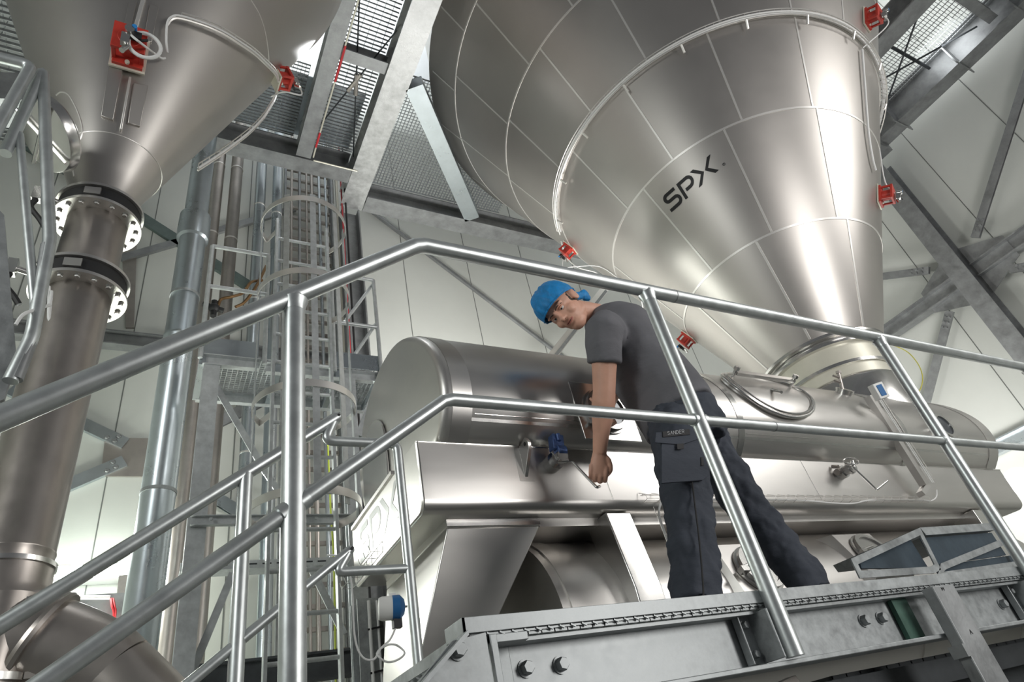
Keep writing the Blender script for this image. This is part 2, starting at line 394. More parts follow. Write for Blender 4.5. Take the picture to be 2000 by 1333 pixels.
b = MB(); b.prism([(p[0], YS + .02, p[1] - .04), (p[0] + L, YS + .02, p[1] - .03), (q[0] + L, YS + .02, q[1] + .02), (q[0], YS + .02, q[1])], (0, .01, 0))
b.prism([(sp(1690, 1090).x, YS + .03, sp(1690, 1090).z), (sp(1790, 1050).x, YS + .03, sp(1790, 1050).z), (sp(1825, 1105).x, YS + .03, sp(1825, 1105).z), (sp(1695, 1106).x, YS + .03, sp(1695, 1106).z)], (0, .01, 0))
b.build('panel', DKPLATE, g)
b = MB(); b.prism([(q[0], YS + .03, q[1]), (q[0] + L + .1, YS + .03, q[1] + .02), (q[0] + L + .1, YS + .03, q[1] - .06), (q[0], YS + .03, q[1] - .05)], (0, .01, 0)); b.build('panel', DKPLATE, g)

# ================================================================== dryer vessel
VY = 2.40; XV0, XV1 = 1.0, 6.12; VYB = 3.46
g = thing('dryer_vessel', (3.5, 2.92, -1.0), 'long brushed stainless steel dryer vessel with a domed top that runs behind the worker', 'process vessel')
# lower box of the vessel: square ends, rounded lower edges
def box_ring(x, inset=0):
    z1, z0, r = 1.335, 1.005, .055; i = inset
    P = [(VY + i, z1)]
    P += [(VY + i + r - r * cos(a), z0 + i + r - r * sin(a)) for a in [pi / 2 * k / 6 for k in range(7)]]
    P += [(VYB - i - r + r * cos(a), z0 + i + r - r * sin(a)) for a in [pi / 2 - pi / 2 * k / 6 for k in range(7)]]
    P += [(VYB - i, z1)]
    return [Vector((x, y, z)) for y, z in P]
MB().rings([box_ring(XV0, .006), box_ring(XV0 + .006), box_ring(XV1 - .006), box_ring(XV1, .006)]).build('lower_casing', STEEL, g, smooth=30)
MB().tube([Vector((XV0 + .01, VY - .001, 1.335))] + box_ring(XV0 + .01)[1:9], .0035, 8).build('weld_seam', STEELP, g)
for a_, c_, r_ in (((XV0, VY, 1.334), (XV1, VY, 1.334), .0035), ((2.0, VY - .0005, 1.33), (2.02, VY - .0005, 1.06), .0018), ((3.62, VY - .0005, 1.33), (3.64, VY - .0005, 1.06), .0018)): MB().tube([a_, c_], r_, 6).build('weld_seam', STEELP, g)
DP = [(2.39, 1.335), (2.315, 1.41), (2.268, 1.50), (2.256, 1.59), (2.27, 1.69), (2.305, 1.78), (2.36, 1.87), (2.44, 1.965), (2.54, 2.055), (2.66, 2.135), (2.80, 2.195), (2.95, 2.225), (3.10, 2.222), (3.25, 2.19), (3.38, 2.13), (3.49, 2.045), (3.57, 1.94), (3.62, 1.82), (3.63, 1.70), (3.60, 1.57), (3.54, 1.45), (3.46, 1.335)]
def smoothdp(P, k=3):
    q = spline([(0, a, b) for a, b in P], k); return [(p[1], p[2]) for p in q]
DPS = smoothdp(DP, 3)
def dring(x, sc_=1.0, c=(2.93, 1.60)):
    return [Vector((x, c[0] + (y - c[0]) * sc_, max(1.30, c[1] + (z - c[1]) * sc_) if sc_ != 1 else z)) for y, z in DPS]
XD0, XD1 = 1.105, 6.02
MB().rings([dring(XD0, .94), dring(XD0 + .002, .955), dring(XD0 + .012, .985), dring(XD0 + .035, 1.0), dring(XD1 - .03, 1.0), dring(XD1 - .008, .985), dring(XD1, .95)]).build('dome', STEEL, g, smooth=50)
def dome_pt(x, k, off=0.0):
    """point on the dome: k = 0..len(DPS)-1 along the profile from the front"""
    i = min(int(k), len(DPS) - 2); t = k - i
    y = DPS[i][0] * (1 - t) + DPS[i + 1][0] * t; z = DPS[i][1] * (1 - t) + DPS[i + 1][1] * t
    dy = DPS[i + 1][0] - DPS[i][0]; dz = DPS[i + 1][1] - DPS[i][1]; l = hypot(dy, dz)
    n = Vector((0, -dz / l, dy / l))
    return Vector((x, y, z)) + n * off, n
NP = len(DPS)
# seams and doubler bands over the dome
for x, wd, nm in ((XD0 + .05, .10, 'end_band'), (3.02, .05, 'seam_band'), (4.72, .06, 'seam_band'), (5.88, .14, 'end_band')):
    b = MB(); b.rings([[dome_pt(x, k, .001)[0] for k in range(NP - 1)], [dome_pt(x, k, .003)[0] for k in range(NP - 1)], [dome_pt(x + wd, k, .003)[0] for k in range(NP - 1)], [dome_pt(x + wd, k, .001)[0] for k in range(NP - 1)]], closed=False)
    b.build(nm, STEELP if nm == 'seam_band' else STEEL, g)
b = MB()
for k in (2.0,): b.rings([[dome_pt(x, 3, .002)[0] for x in (1.25, 5.85)], [dome_pt(x, 6.5, .003)[0] for x in (1.25, 5.85)]], closed=False, cap=False)
for x0, x1 in ((1.27, 1.95), (3.08, 3.75)):
    b.tube([dome_pt(x0, 4, .001)[0], dome_pt(x1, 4, .001)[0]], .0022, 6)
b.build('panel_seam', STEELP, g)
# end plate: small arched door and doubler on the end face
xe = XD0 - .003
door = [(3.05, 1.36), (3.05, 1.70)] + [(3.27 - .22 * cos(a), 1.70 + .22 * sin(a)) for a in [pi * k / 12 for k in range(13)]] + [(3.49, 1.36)]
MB().prism([(xe, y, z) for y, z in door], (-.012, 0, 0)).build('end_door', STEELP, g, bevel=.003)
MB().bounds((XV0 - .012, 2.72, 1.325), (XD0, 3.44, 1.345)).build('end_ledge', STEEL, g)
# faint lettering on the end of the casing
XL_ = XV0 - .0035
def xletters(o, u, v, nrm, s_, mt, parent, th=.002, bold=.17):
    """the three letters S P X built as strokes; the X is two chevrons"""
    o = Vector(o); u = Vector(u) * s_; v = Vector(v) * s_; nrm = Vector(nrm)
    def P(q): return [o + u * a + v * c for a, c in q]
    b = MB()
    def poly(q): b.prism(P(q), nrm * th)
    for poly_ in SPX_POLYS: poly(poly_)
    return b.build('lettering', mt, parent, smooth=0)
W_ = .20
def ribbon(path, wd):
    """quads of a thick polyline in the plane"""
    out = []; n = len(path); L = []; R = []
    for i in range(n):
        if i == 0: d = (path[1][0] - path[0][0], path[1][1] - path[0][1])
        elif i == n - 1: d = (path[-1][0] - path[-2][0], path[-1][1] - path[-2][1])
        else:
            a = Vector((path[i][0] - path[i-1][0], path[i][1] - path[i-1][1])).normalized(); c = Vector((path[i+1][0] - path[i][0], path[i+1][1] - path[i][1])).normalized(); s2 = a + c; d = (s2.x, s2.y)
        l = hypot(*d) or 1; nx, ny = -d[1] / l, d[0] / l; k = 1.0
        if 0 < i < n - 1: k = 1 / max(.5, (s2.normalized()).dot(a))
        L.append((path[i][0] + nx * wd / 2 * k, path[i][1] + ny * wd / 2 * k)); R.append((path[i][0] - nx * wd / 2 * k, path[i][1] - ny * wd / 2 * k))
    for i in range(n - 1): out.append([L[i], L[i+1], R[i+1], R[i]])
    return out
def arcp(cx, cy, r, a0, a1, n=6): return [(cx + r * cos(radians(a0 + (a1 - a0) * i / n)), cy + r * sin(radians(a0 + (a1 - a0) * i / n))) for i in range(n + 1)]
SPX_POLYS = []
S_ = [(.84, .91)] + [(.22, .91)] + arcp(.27, .73, .18, 90, 270, 8)[1:] + [(.27, .55), (.63, .55 - .05)] 
S_ = [(.86, .91), (.27, .91)] + arcp(.27, .72, .19, 90, 270, 8)[1:] + [(.62, .53)][0:0] + [(.64, .53)] + arcp(.64, .31, .22, 90, -90, 8)[1:] + [(.0, .09)]
SPX_POLYS += ribbon(S_, .18)
P_ = [(1.16, 0), (1.16, .91), (1.16 + .55, .91)] + arcp(1.71, .65, .26, 90, -90, 8)[1:] + [(1.38, .39)]
SPX_POLYS += ribbon(P_, .18)
SPX_POLYS += [[(2.05, 1.0), (2.30, 1.0), (2.78, .50), (2.55, .50)], [(2.55, .50), (2.78, .50), (2.32, 0), (2.07, 0)]]
SPX_POLYS += [[(3.30, 1.0), (3.56, 1.0), (3.08, .50), (2.86, .50)], [(2.86, .50), (3.08, .50), (3.58, 0), (3.32, 0)]]
xletters((XV0 + .0005, 3.33, 1.10), (0, -1, 0), (0, 0, 1), (-1, 0, 0), .185, INKG, g)
# lower hopper at the near end
def frustum(b, top, bot):
    T = [Vector(p) for p in top]; Bq = [Vector(p) for p in bot]; b.rings([Bq, T])
hx0, hx1, hy0, hy1 = 1.14, 1.615, 2.49, 3.36
b = MB(); b.bounds((hx0, hy0, .965), (hx1, hy1, 1.01))
frustum(b, [(hx0, hy0, .965), (hx1, hy0, .965), (hx1, hy1, .965), (hx0, hy1, .965)], [(.93, 2.80, .12), (1.07, 2.80, .12), (1.07, 3.02, .12), (.93, 3.02, .12)])
b.build('hopper', STEEL, g, smooth=20, bevel=.006)
MB().box(((hx0 + hx1) / 2, hy0 - .002, .985), (hx1 - hx0 + .004, .006, .03)).build('hopper_rim', STEELP, g)
# lower drum (round body under the casing)
DYC, DZC, DR = 2.93, .50, .505
MB().cyl((1.60, DYC, DZC), (5.95, DYC, DZC), DR, 72).build('lower_drum', STEEL, g)
for x0, x1, m_ in ((1.645, 1.735, STEEL), (2.03, 2.045, STEELP), (4.1, 4.22, STEEL), (5.25, 5.30, STEELP)):
    b = MB(); b.lathe([(DR, 0), (DR + .008, 0), (DR + .008, x1 - x0), (DR, x1 - x0)], (x0, DYC, DZC), (1, 0, 0), 72); b.build('drum_band', m_, g, smooth=30)
MB().bounds((1.62, 2.50, .965), (5.9, 3.36, 1.01)).build('neck_plate', STEEL, g)
# support leg box
b = MB(); b.rings([[Vector(p) for p in ((1.965, 2.42, 1.0), (2.12, 2.42, 1.0), (2.12, 2.60, 1.0), (1.965, 2.60, 1.0))], [Vector(p) for p in ((1.965, 2.36, .62), (2.12, 2.36, .62), (2.12, 2.54, .62), (1.965, 2.54, .62))], [Vector(p) for p in ((1.955, 2.36, -.6), (2.13, 2.36, -.6), (2.13, 2.56, -.6), (1.955, 2.56, -.6))]])
b.build('support_leg', STEELP, g, smooth=20, bevel=.006)
b = MB(); b.rings([[Vector(p) for p in ((5.35, 2.42, 1.0), (5.50, 2.42, 1.0), (5.50, 2.60, 1.0), (5.35, 2.60, 1.0))], [Vector(p) for p in ((5.35, 2.36, -.6), (5.50, 2.36, -.6), (5.50, 2.56, -.6), (5.35, 2.56, -.6))]])
b.build('support_leg', STEELP, g, smooth=20, bevel=.006)
# lifting lug
b = MB(); lx = at(1018, 900, Y=VY).x
pl = [(lx, VY, 1.325), (lx, VY - .07, 1.345), (lx, VY - .095, 1.31), (lx, VY - .085, 1.275), (lx, VY, 1.170)]
b.prism(pl, (.018, 0, 0)); b.build('lifting_lug', STEELP, g, bevel=.002)
MB().cyl((lx - .0012, VY - .062, 1.315), (lx - .0002, VY - .062, 1.315), .010, 14).build('lug_hole', BLACK, g)
MB().bounds((lx - .03, VY - .0015, 1.15), (lx + .05, VY + .001, 1.325)).build('lug_pad', STEEL, g)
# sight-glass porthole behind the worker's arm: square doubler and round clamp ring
def porthole(c, n, xh, r, parent, square=.0, dark=True):
    c = Vector(c); M = rotto(n, xh); n = Vector(n).normalized()
    if square:
        b = MB(); b.box(c + n * .004, (square, square * .95, .012), M); b.build('doubler_plate', STEELP, parent, bevel=.002)
    b = MB(); b.lathe([(r * .80, .008), (r * .80, .045), (r, .045), (r, .020), (r * 1.10, .018), (r * 1.10, .006), (r * 1.02, .0)], c, n, 48, False); o = b.build('port_ring', STEELP, parent, smooth=30)
    MB().cyl(c + n * .02, c + n * .034, r * .79, 40).build('port_glass', GLASS if dark else STEELP, o)
    return o
pc = at(1185, 805, Y=2.262)
pc = Vector((pc.x, 2.262, 1.60))
pp, pn = dome_pt(at(1183, 800, Y=2.27).x, 9.0, 0)
PX_ = at(1180, 806, Y=2.262); o = porthole((PX_.x, 2.262, PX_.z), (0, -1, .02), (1, 0, 0), .125, g, .36)
for a in (35, 215): MB().box((PX_.x + .14 * cos(radians(a)), 2.225, PX_.z + .14 * sin(radians(a))), (.03, .03, .018)).build('clamp', STEELP, o)
# big oval hatch on top at the middle, with its bar and spring clamps
hc, hn = dome_pt(3.50, 15.0, 0)
def hatch():
    M = rotto(hn, (1, 0, 0)); c = hc
    def oval(rx, rk, off): return [dome_pt(3.50 + rx * cos(q), 15.0 + rk * sin(q), off)[0] for q in [2 * pi * i / 56 for i in range(56)]]
    b = MB(); b.tube(oval(.36, 7.2, .022), .012, 10, closed=True); b.tube(oval(.335, 6.7, .036), .007, 8, closed=True)
    o = b.build('hatch_rim', STEELP, g)
    b = MB(); b.rings([oval(.37, 7.4, -.01), oval(.355, 7.1, .020), oval(.32, 6.4, .026), oval(.20, 4.0, .030), oval(.08, 1.6, .032)])
    b.build('hatch_cover', STEEL, o)
    b = MB(); b.box(c + hn * .075 + M @ Vector((0, .08, 0)), (.56, .045, .022), M)
    for sx in (-.285, .285):
        b.cyl(c + M @ Vector((sx, .08, -.03)), c + M @ Vector((sx, .08, .12)), .011, 10); b.cyl(c + M @ Vector((sx, .08, .095)), c + M @ Vector((sx, .08, .118)), .020, 8)
    b.build('clamp_bar', STEELP, o)
    MB().cyl(c + M @ Vector((-.02, -.02, .03)), c + M @ Vector((-.06, -.13, .07)), .010, 12).build('hatch_handle', STEELP, o)
hatch()
# nozzle with two tubes on the dome
np_, nn_ = dome_pt(at(1640, 775, Y=2.45).x, 20.0, 0)
b = MB(); b.cyl(np_ - nn_ * .02, np_ + nn_ * .025, .062, 28); b.cyl(np_ + nn_ * .025, np_ + nn_ * .038, .052, 28)
b.lathe([(.052, 0), (.066, 0), (.066, .012), (.052, .012)], np_ + nn_ * .024, nn_, 28)
o = b.build('nozzle', STEELP, g)
up = (nn_ * .5 + Vector((.05, 0, 1))).normalized()
b = MB(); b.cyl(np_, np_ + up * .17, .014, 16); b.cyl(np_ + up * .165, np_ + up * .185, .021, 6)
for k in (.09, .13): b.cyl(np_ + up * k, np_ + up * (k + .01) + Vector((-.075, 0, 0)), .009, 10)
b.build('nozzle_tube', PIPE, o)
# end port at the right end of the dome
ep, en = dome_pt(5.86, 9, 0)
porthole((at(1865, 880, Y=2.262).x, 2.262, 1.60), (0, -1, .02), (1, 0, 0), .10, g, .28)
# round hatches with pyramidal bosses on the lower drum
for (px, py) in ((1708, 1055), (1478, 1085)):
    x = at(px, py, Y=2.38).x; zc = .71 if px > 1600 else .66
    a = math.asin((zc - DZC) / DR); n = Vector((0, -cos(a), sin(a))); c = Vector((x, DYC, DZC)) + n * DR
    M = rotto(n, (1, 0, 0))
    b = MB(); b.rings([[c + M @ Vector((sx * .27, sy * .25, -.12)) for sx, sy in ((-1, -1), (1, -1), (1, 1), (-1, 1))], [c + M @ Vector((sx * .19, sy * .17, .035)) for sx, sy in ((-1, -1), (1, -1), (1, 1), (-1, 1))]])
    b.build('hatch_boss', STEEL, g, smooth=20)
    o = porthole(c + n * .034, n, (1, 0, 0), .13, g, 0, False)
    MB().box(c + n * .075 + M @ Vector((-.145, -.02, 0)), (.05, .03, .04), M).cyl(c + n * .075 + M @ Vector((-.145, 0, 0)), c + n * .085 + M @ Vector((-.02, .02, 0)), .008, 10).build('hatch_latch', STEELP, o)

# ---- cable basket along the bottom of the casing and down the leg, the raceway on the dome
def basket(name, path, updir, depth, pitch, m, label, wires=(0, .5, 1), r=.0018, cables=1, cr=.004, cat='cable tray'):
    """wire-mesh tray following a path; updir = direction the side wires stand"""
    g_ = thing(name, path[0], label, cat)
    b = MB(); P = [Vector(p) for p in path]
    tot = [0]
    for a, c in zip(P, P[1:]): tot.append(tot[-1] + (c - a).length)
    for k in wires:
        b.tube([p + Vector(updir) * depth * k for p in P], r, 6)
    d = 0
    def pos(s):
        for i in range(len(P) - 1):
            if s <= tot[i + 1] or i == len(P) - 2:
                t = (s - tot[i]) / max(1e-6, tot[i + 1] - tot[i]); return P[i].lerp(P[i + 1], t)
    outv = Vector(updir[0:3]) if False else None
    while d < tot[-1]:
        q = pos(d); u = Vector(updir) * depth
        b.tube([q, q + u], r, 6); d += pitch
    b.build('wire_frame', m, g_)
    return g_
x0, x1 = at(1250, 960, Y=VY).x, at(1800, 965, Y=VY).x
g_ = thing('cable_basket', (x0, VY - .02, 1.06), 'wire mesh cable basket running level along the vessel casing behind the worker\'s legs', 'cable tray')
b = MB()
for yy, zz in ((-.006, 1.085), (-.034, 1.072), (-.034, 1.052), (-.006, 1.045)): b.tube([(x0, VY + yy, zz), (x1, VY + yy, zz)], .0016, 6)
for i in range(30):
    x = x0 + (x1 - x0) * i / 29; b.tube([(x - .02, VY - .004, 1.093), (x, VY - .034, 1.074), (x, VY - .034, 1.050), (x, VY - .004, 1.042)], .0016, 6)
b.build('wire_frame', SEAM, g_)
b = MB(); b.tube(spline([(x0 + .1, VY - .02, 1.052), (x0 + .7, VY - .02, 1.053), (x0 + 1.2, VY - .02, 1.050), (x0 + 1.45, VY - .045, 1.022), (x0 + 1.65, VY - .05, 1.018), (x0 + 1.9, VY - .03, 1.05), (x1 - .1, VY - .02, 1.055), (x1 + .02, VY - .02, 1.05), (x1 + .12, VY - .02, 1.08), (x1 + .16, VY - .03, 1.13)]), .0045, 8)
b.build('white_cable', WHITEC, g_)
# the inclined raceway from the transmitter down the dome
pT = at(1722, 775, Y=2.30); pB = at(1790, 962, Y=2.34)
g_ = thing('cable_raceway', pB, 'stainless cable raceway climbing the vessel up to the small blue and white box', 'cable raceway')
a = Vector((pT.x, 2.235, pT.z)); c = Vector((pB.x + .14, 2.36, 1.12)); a = Vector((at(1705, 772, Y=2.22).x, 2.22, at(1705, 772, Y=2.22).z)); c = at(1815, 945, Y=2.30)
dr = (c - a).normalized(); M = rotto(dr, (1, 0, 0))
b = MB(); b.box((a + c) / 2 + Vector((-.028, .02, 0)), (.055, .05, (c - a).length), M); b.build('channel', STEEL, g_)
b = MB()
for dx in (.022, .04, .075): b.tube([a + Vector((dx, -.012, 0)), c + Vector((dx, -.012, 0))], .0022, 6)
L_ = (c - a).length
for i in range(11): q = a + dr * L_ * (i + .5) / 11; b.tube([q + Vector((0, -.012, 0)), q + Vector((.075, -.012, 0))], .0018, 6)
b.build('wire_frame', SEAM, g_)
b = MB(); b.tube([a + Vector((.012, -.014, 0)), c + Vector((.012, -.014, 0))], .0045, 8); b.tube([a + Vector((.032, -.016, 0)), c + Vector((.032, -.016, 0))], .0035, 8); b.build('white_cable', WHITEC, g_)
b = MB(); b.box(c + Vector((-.06, .03, -.035)), (.15, .05, .035), Matrix.Rotation(-.45, 3, 'Y')); b.build('channel_end', STEEL, g_)
# transmitters
def transmitter(name, c, face, side, s, label):
    g_ = thing(name, c, label, 'transmitter'); c = Vector(c); M = rotto(face, side)
    b = MB(); b.box(c, (.75 * s, 1.0 * s, .50 * s), M); b.build('housing', WHITE, g_, bevel=.004)
    b = MB(); b.box(c + Vector(face).normalized() * .26 * s, (.42 * s, .72 * s, .04 * s), M); b.build('blue_cover', BLUE, g_, bevel=.002)
    return g_
ct = at(1716, 765, Y=2.12)
transmitter('transmitter', ct, (-.35, -1, -.25), (1, -.3, .2), .115, 'small white and blue transmitter box at the top of the raceway on the vessel')
# valves with cranked handles
def valve(c, parent_label, lever, wheel, blue=False):
    c = Vector(c); g_ = thing('sampling_valve', c, parent_label, 'valve')
    b = MB(); b.cyl(c, c + Vector((0, -.05, 0)), .045 if blue else .04, 24); b.cyl(c + Vector((0, -.05, 0)), c + Vector((0, -.12, -.005)), .030, 20); b.cyl(c + Vector((0, -.085, 0)), c + Vector((0, -.10, 0)), .040, 20)
    b.build('body', STEELP, g_)
    h = c + Vector((0, -.12, -.005))
    if blue:
        b = MB(); b.box(h + Vector((.0, .03, .075)), (.062, .05, .085), Matrix.Rotation(.15, 3, 'Y')); b.cyl(h + Vector((-.02, .02, .03)), h + Vector((.03, .02, .03)), .03, 12); b.cyl(h + Vector((.0, -.0, .075)), h + Vector((.0, .0, .115)), .012, 10)
        b.build('clamp_block', mat('blue_grey_enamel', (.05, .09, .22), .4, .4, .3, 60, .3, 30), g_, bevel=.004)
        b = MB(); b.tube([h + Vector((-.05, 0, .02)), h + Vector((-.075, -.02, .0)), h + Vector((-.045, -.02, -.04))], .004, 8); b.cyl(h + Vector((-.03, .02, -.02)), h + Vector((.03, .02, -.02)), .016, 10); b.build('wire_handle', STEELP, g_)
    if wheel:
        M = rotto((-.3, -.5, .5), (1, 0, 0)); b = MB()
        b.tube([h + Vector((0, 0, .04)) + M @ Vector((.045 * cos(q), .045 * sin(q), 0)) for q in [2 * pi * i / 24 for i in range(24)]], .0045, 8, closed=True)
        b.cyl(h, h + Vector((.0, -.01, .04)), .012, 10); b.build('hand_wheel', STEELP, g_)
        b = MB(); b.cyl(c + Vector((-.06, -.03, 0)), c + Vector((-.02, -.03, 0)), .022, 12); b.cyl(c + Vector((-.045, -.05, .03)), c + Vector((-.045, -.01, .05)), .012, 10); b.build('side_fitting', PIPE, g_)
    MB().tube(lever, .0065, 12).build('lever', STEELP, g_)
    return h
cv = at(1098, 902, Y=2.30); LEV_END = at(1166, 953, Y=2.10); lev0 = at(1118, 903, Y=2.22)
valve((cv.x - .0, VY, cv.z + .03), 'valve with a blue-grey clamp and straight lever at the worker\'s lowered hand', fillet([lev0 + Vector((0, .03, .01)), lev0, LEV_END, LEV_END + Vector((.04, .03, .02))], .012), False, True)
cv = at(1640, 935, Y=2.38); e1 = at(1712, 957, Y=2.18); e2 = at(1733, 940, Y=2.10)
valve((at(1640, 930, Y=VY).x, VY, at(1640, 930, Y=VY).z + .01), 'valve with a small hand wheel and cranked lever on the casing right of the worker', fillet([at(1668, 915, Y=2.26), at(1712, 957, Y=2.18), at(1733, 940, Y=2.16)], .01), True)
# cable ladder down beside the support leg
p0, p1 = Vector((2.20, 2.33, .99)), Vector((2.22, 2.30, .20))
g_ = thing('cable_drop', p1, 'narrow wire cable drop curving out of the basket beside the bright support leg', 'cable tray')
b = MB()
for dx in (0, .07): b.tube([p0 + Vector((dx, 0, 0)), p1 + Vector((dx, 0, 0))], .0018, 6)
for i in range(8): q = p0.lerp(p1, (i + .5) / 8); b.tube([q, q + Vector((.035, -.02, 0)), q + Vector((.07, 0, 0))], .0018, 6)
b.build('wire_frame', SEAM, g_)
b = MB(); b.tube(spline([(2.42, VY - .02, 1.06), (2.34, VY - .03, 1.055), (2.26, VY - .05, 1.0), (2.225, VY - .06, .9), (2.235, 2.32, .6), (2.245, 2.31, .2)]), .0055, 8)
b.build('white_cable', WHITEC, g_)
# little basket on the near end, and cables that drop to the transmitter
g_ = thing('end_cable_basket', (1.0, 3.2, 1.02), 'short wire cable basket clinging to the lower edge of the vessel end', 'cable tray')
b = MB(); q0 = at(748, 1078, X=.985); q1 = at(690, 1150, X=.985)
for dz in (0, .05): b.tube([q0 + Vector((-.0, 0, dz)), q1 + Vector((-.0, 0, dz))], .0022, 6)
b.tube([q0 + Vector((-.06, 0, 0)), q1 + Vector((-.06, 0, 0))], .0022, 6)
for i in range(7): q = q0.lerp(q1, i / 6); b.tube([q + Vector((0, 0, .05)), q, q + Vector((-.06, 0, 0)), q + Vector((-.07, 0, .03))], .002, 6)
b.build('wire_frame', STEELP, g_)
ct = at(766, 1188, Y=2.62)
g_ = thing('level_transmitter', ct, 'round white and blue transmitter hanging below the near end of the vessel', 'transmitter')
dx_ = Vector((1, -.25, -.05)).normalized(); b = MB()
b.lathe([(.012, -.058), (.042, -.054), (.047, -.04), (.047, .0)], ct, dx_, 32); b.build('white_cap', WHITE, g_)
b = MB(); b.lathe([(.048, 0), (.048, .030), (.030, .048), (.012, .052)], ct, dx_, 32); b.build('blue_housing', BLUE, g_)
MB().cyl(ct + dx_ * .05, ct + dx_ * .10, .005, 8).build('probe', STEELP, g_)
MB().box(ct + Vector((.0, 0, .045)), (.03, .03, .02)).build('cable_gland', WHITE, g_)
MB().box(ct + Vector((.015, 0, -.06)), (.035, .03, .04)).build('black_socket', BLACK, g_)
b = MB(); cc = ct + Vector((-.02, 0, -.17))
b.tube([cc + Vector((.055 * cos(q), .01 * sin(3 * q), .030 * sin(q))) for q in [2 * pi * i / 28 for i in range(28)]], .004, 8, closed=True)
b.tube(spline([ct + Vector((.01, 0, -.075)), ct + Vector((-.02, 0, -.12)), cc + Vector((-.04, 0, .02)), cc + Vector((-.07, 0, -.015)), cc + Vector((-.115, 0, .0)), cc + Vector((-.14, 0, .08)), cc + Vector((-.145, 0, .3)), cc + Vector((-.16, .1, .42)), cc + Vector((-.2, .15, .45))]), .004, 8)
b.build('coiled_cable', WHITEC, g_)

# ================================================================== the great cone (spray dryer / cyclone) above the vessel
s_ = 2.95 / 3.0
CC = (5.5706 * s_, 2.95); CZ0, CR0 = 2.74 * s_, .59 * s_; CB = (3.2 - .59) / (8.09 - 2.74)
CZ1 = 8.05 * s_; CR1 = CR0 + CB * (CZ1 - CZ0)
g = thing('cone_tank', (CC[0], CC[1], CZ0), 'huge panelled stainless steel cone with black lettering that fills the upper right', 'tank')
b = MB(); NS = 160
prof = [(CR0 + CB * (CZ1 - CZ0) * t, CZ0 + (CZ1 - CZ0) * t) for t in [i / 16 for i in range(17)]] + [(CR1 + .04, CZ1 + .04), (CR1 + .04, CZ1 + .10), (CR1 - .02, CZ1 + .10), (CR1 - .02, 13.0)]
b.lathe(prof, (CC[0], CC[1], 0), (0, 0, 1), NS); b.build('cone_shell', CONE, g, smooth=25)
def cone_pt(a, z, off=0):
    r = CR0 + CB * (z - CZ0); n = Vector((cos(a), sin(a), -CB)).normalized()
    return Vector((CC[0] + r * cos(a), CC[1] + r * sin(a), z)) + n * off
def hitc(px, py): return cone_hit(px, py, CC, CZ0, CR0, CB)
ZR = [CZ0] + [z * s_ for z in (3.68, 4.69, 5.57, 6.53, 7.56)] + [CZ1]
b = MB()
for z in ZR[1:-1]:
    b.rings([[cone_pt(2 * pi * i / NS, z - .010, .0) for i in range(NS)], [cone_pt(2 * pi * i / NS, z - .009, .004) for i in range(NS)], [cone_pt(2 * pi * i / NS, z + .009, .004) for i in range(NS)], [cone_pt(2 * pi * i / NS, z + .010, .0) for i in range(NS)]], cap=False)
seams = [[((1482, 478), (1580, 664)), ((1660, 433), (1681, 636)), ((1363, 598), (1500, 724))],
         [((1419, 266), (1510, 459)), ((1596, 224), (1638, 431)), ((1268, 380), (1391, 531)), ((1212, 500), (1330, 640))],
         [((1382, 79), (1457, 245)), ((1550, 42), (1594, 222)), ((1225, 179), (1319, 319)), ((1125, 301), (1235, 417))],
         [((1056, 95), (1158, 224)), ((992, 235), (1102, 333)), ((997, 354), (1095, 427)), ((1195, 0), (1266, 123)), ((1388, 0), (1409, 47)), ((1541, 0), (1550, 35)), ((1643, 0), (1652, 74))],
         [((937, 17), (1034, 124)), ((899, 159), (991, 238)), ((907, 277), (990, 340)), ((1109, 0), (1119, 10))],
         [((865, 17), (913, 66)), ((834, 128), (892, 182)), ((862, 245), (909, 277))]]
for k, band in enumerate(seams):
    az = []
    for p, q in band:
        A = hitc(*p); B = hitc(*q); va = (A + B) / 2; az.append(atan2(va.y - CC[1], va.x - CC[0]))
    az.sort(); step = min([q - p for p, q in zip(az, az[1:]) if q - p > .2] or [pi / 6])
    a = az[-1] + step
    while a < az[0] + 2 * pi - step * .6: az.append(a); a += step
    for a in az:
        z0, z1 = ZR[k] + .01, ZR[k + 1] - .01; wq = .009
        def st(z, o, sg): r = CR0 + CB * (z - CZ0); return cone_pt(a + sg * wq / r, z, o)
        b.rings([[st(z0, 0, -1.2), st(z0, .004, -1), st(z0, .004, 1), st(z0, 0, 1.2)], [st(z1, 0, -1.2), st(z1, .004, -1), st(z1, .004, 1), st(z1, 0, 1.2)]], closed=False, cap=False)
b.build('panel_seams', SEAM, g)
# outlet flange rings
b = MB(); b.lathe([(CR0 - .02, CZ0 + .0), (CR0 + .012, CZ0 - .004), (CR0 + .012, CZ0 - .03), (CR0 - .05, CZ0 - .035), (CR0 - .06, CZ0 - .05), (CR0 - .045, CZ0 - .055), (CR0 - .045, CZ0 - .085), (CR0 - .09, CZ0 - .09), (CR0 - .09, CZ0)], (CC[0], CC[1], 0), (0, 0, 1), 96, True)
b.build('outlet_flange', STEELP, g, smooth=30)
t = MB().lathe([(.495, 2.05), (.495, 2.615)], (CC[0], CC[1], 0), (0, 0, 1), 80).build('connecting_sleeve', CREAM, None)
tag(t, 'pale cream sleeve joining the cone outlet to the top of the vessel', 'sleeve')
b = MB(); b.lathe([(.50, 2.40), (.515, 2.40), (.515, 2.43), (.50, 2.43)], (CC[0], CC[1], 0), (0, 0, 1), 80, True); b.build('clamp_band', STEELP, t)
b = MB(); b.lathe([(.56, 1.9), (.53, 2.26), (.51, 2.29), (.50, 2.30)], (CC[0], CC[1], 0), (0, 0, 1), 80); b.build('collar', STEELP, t)
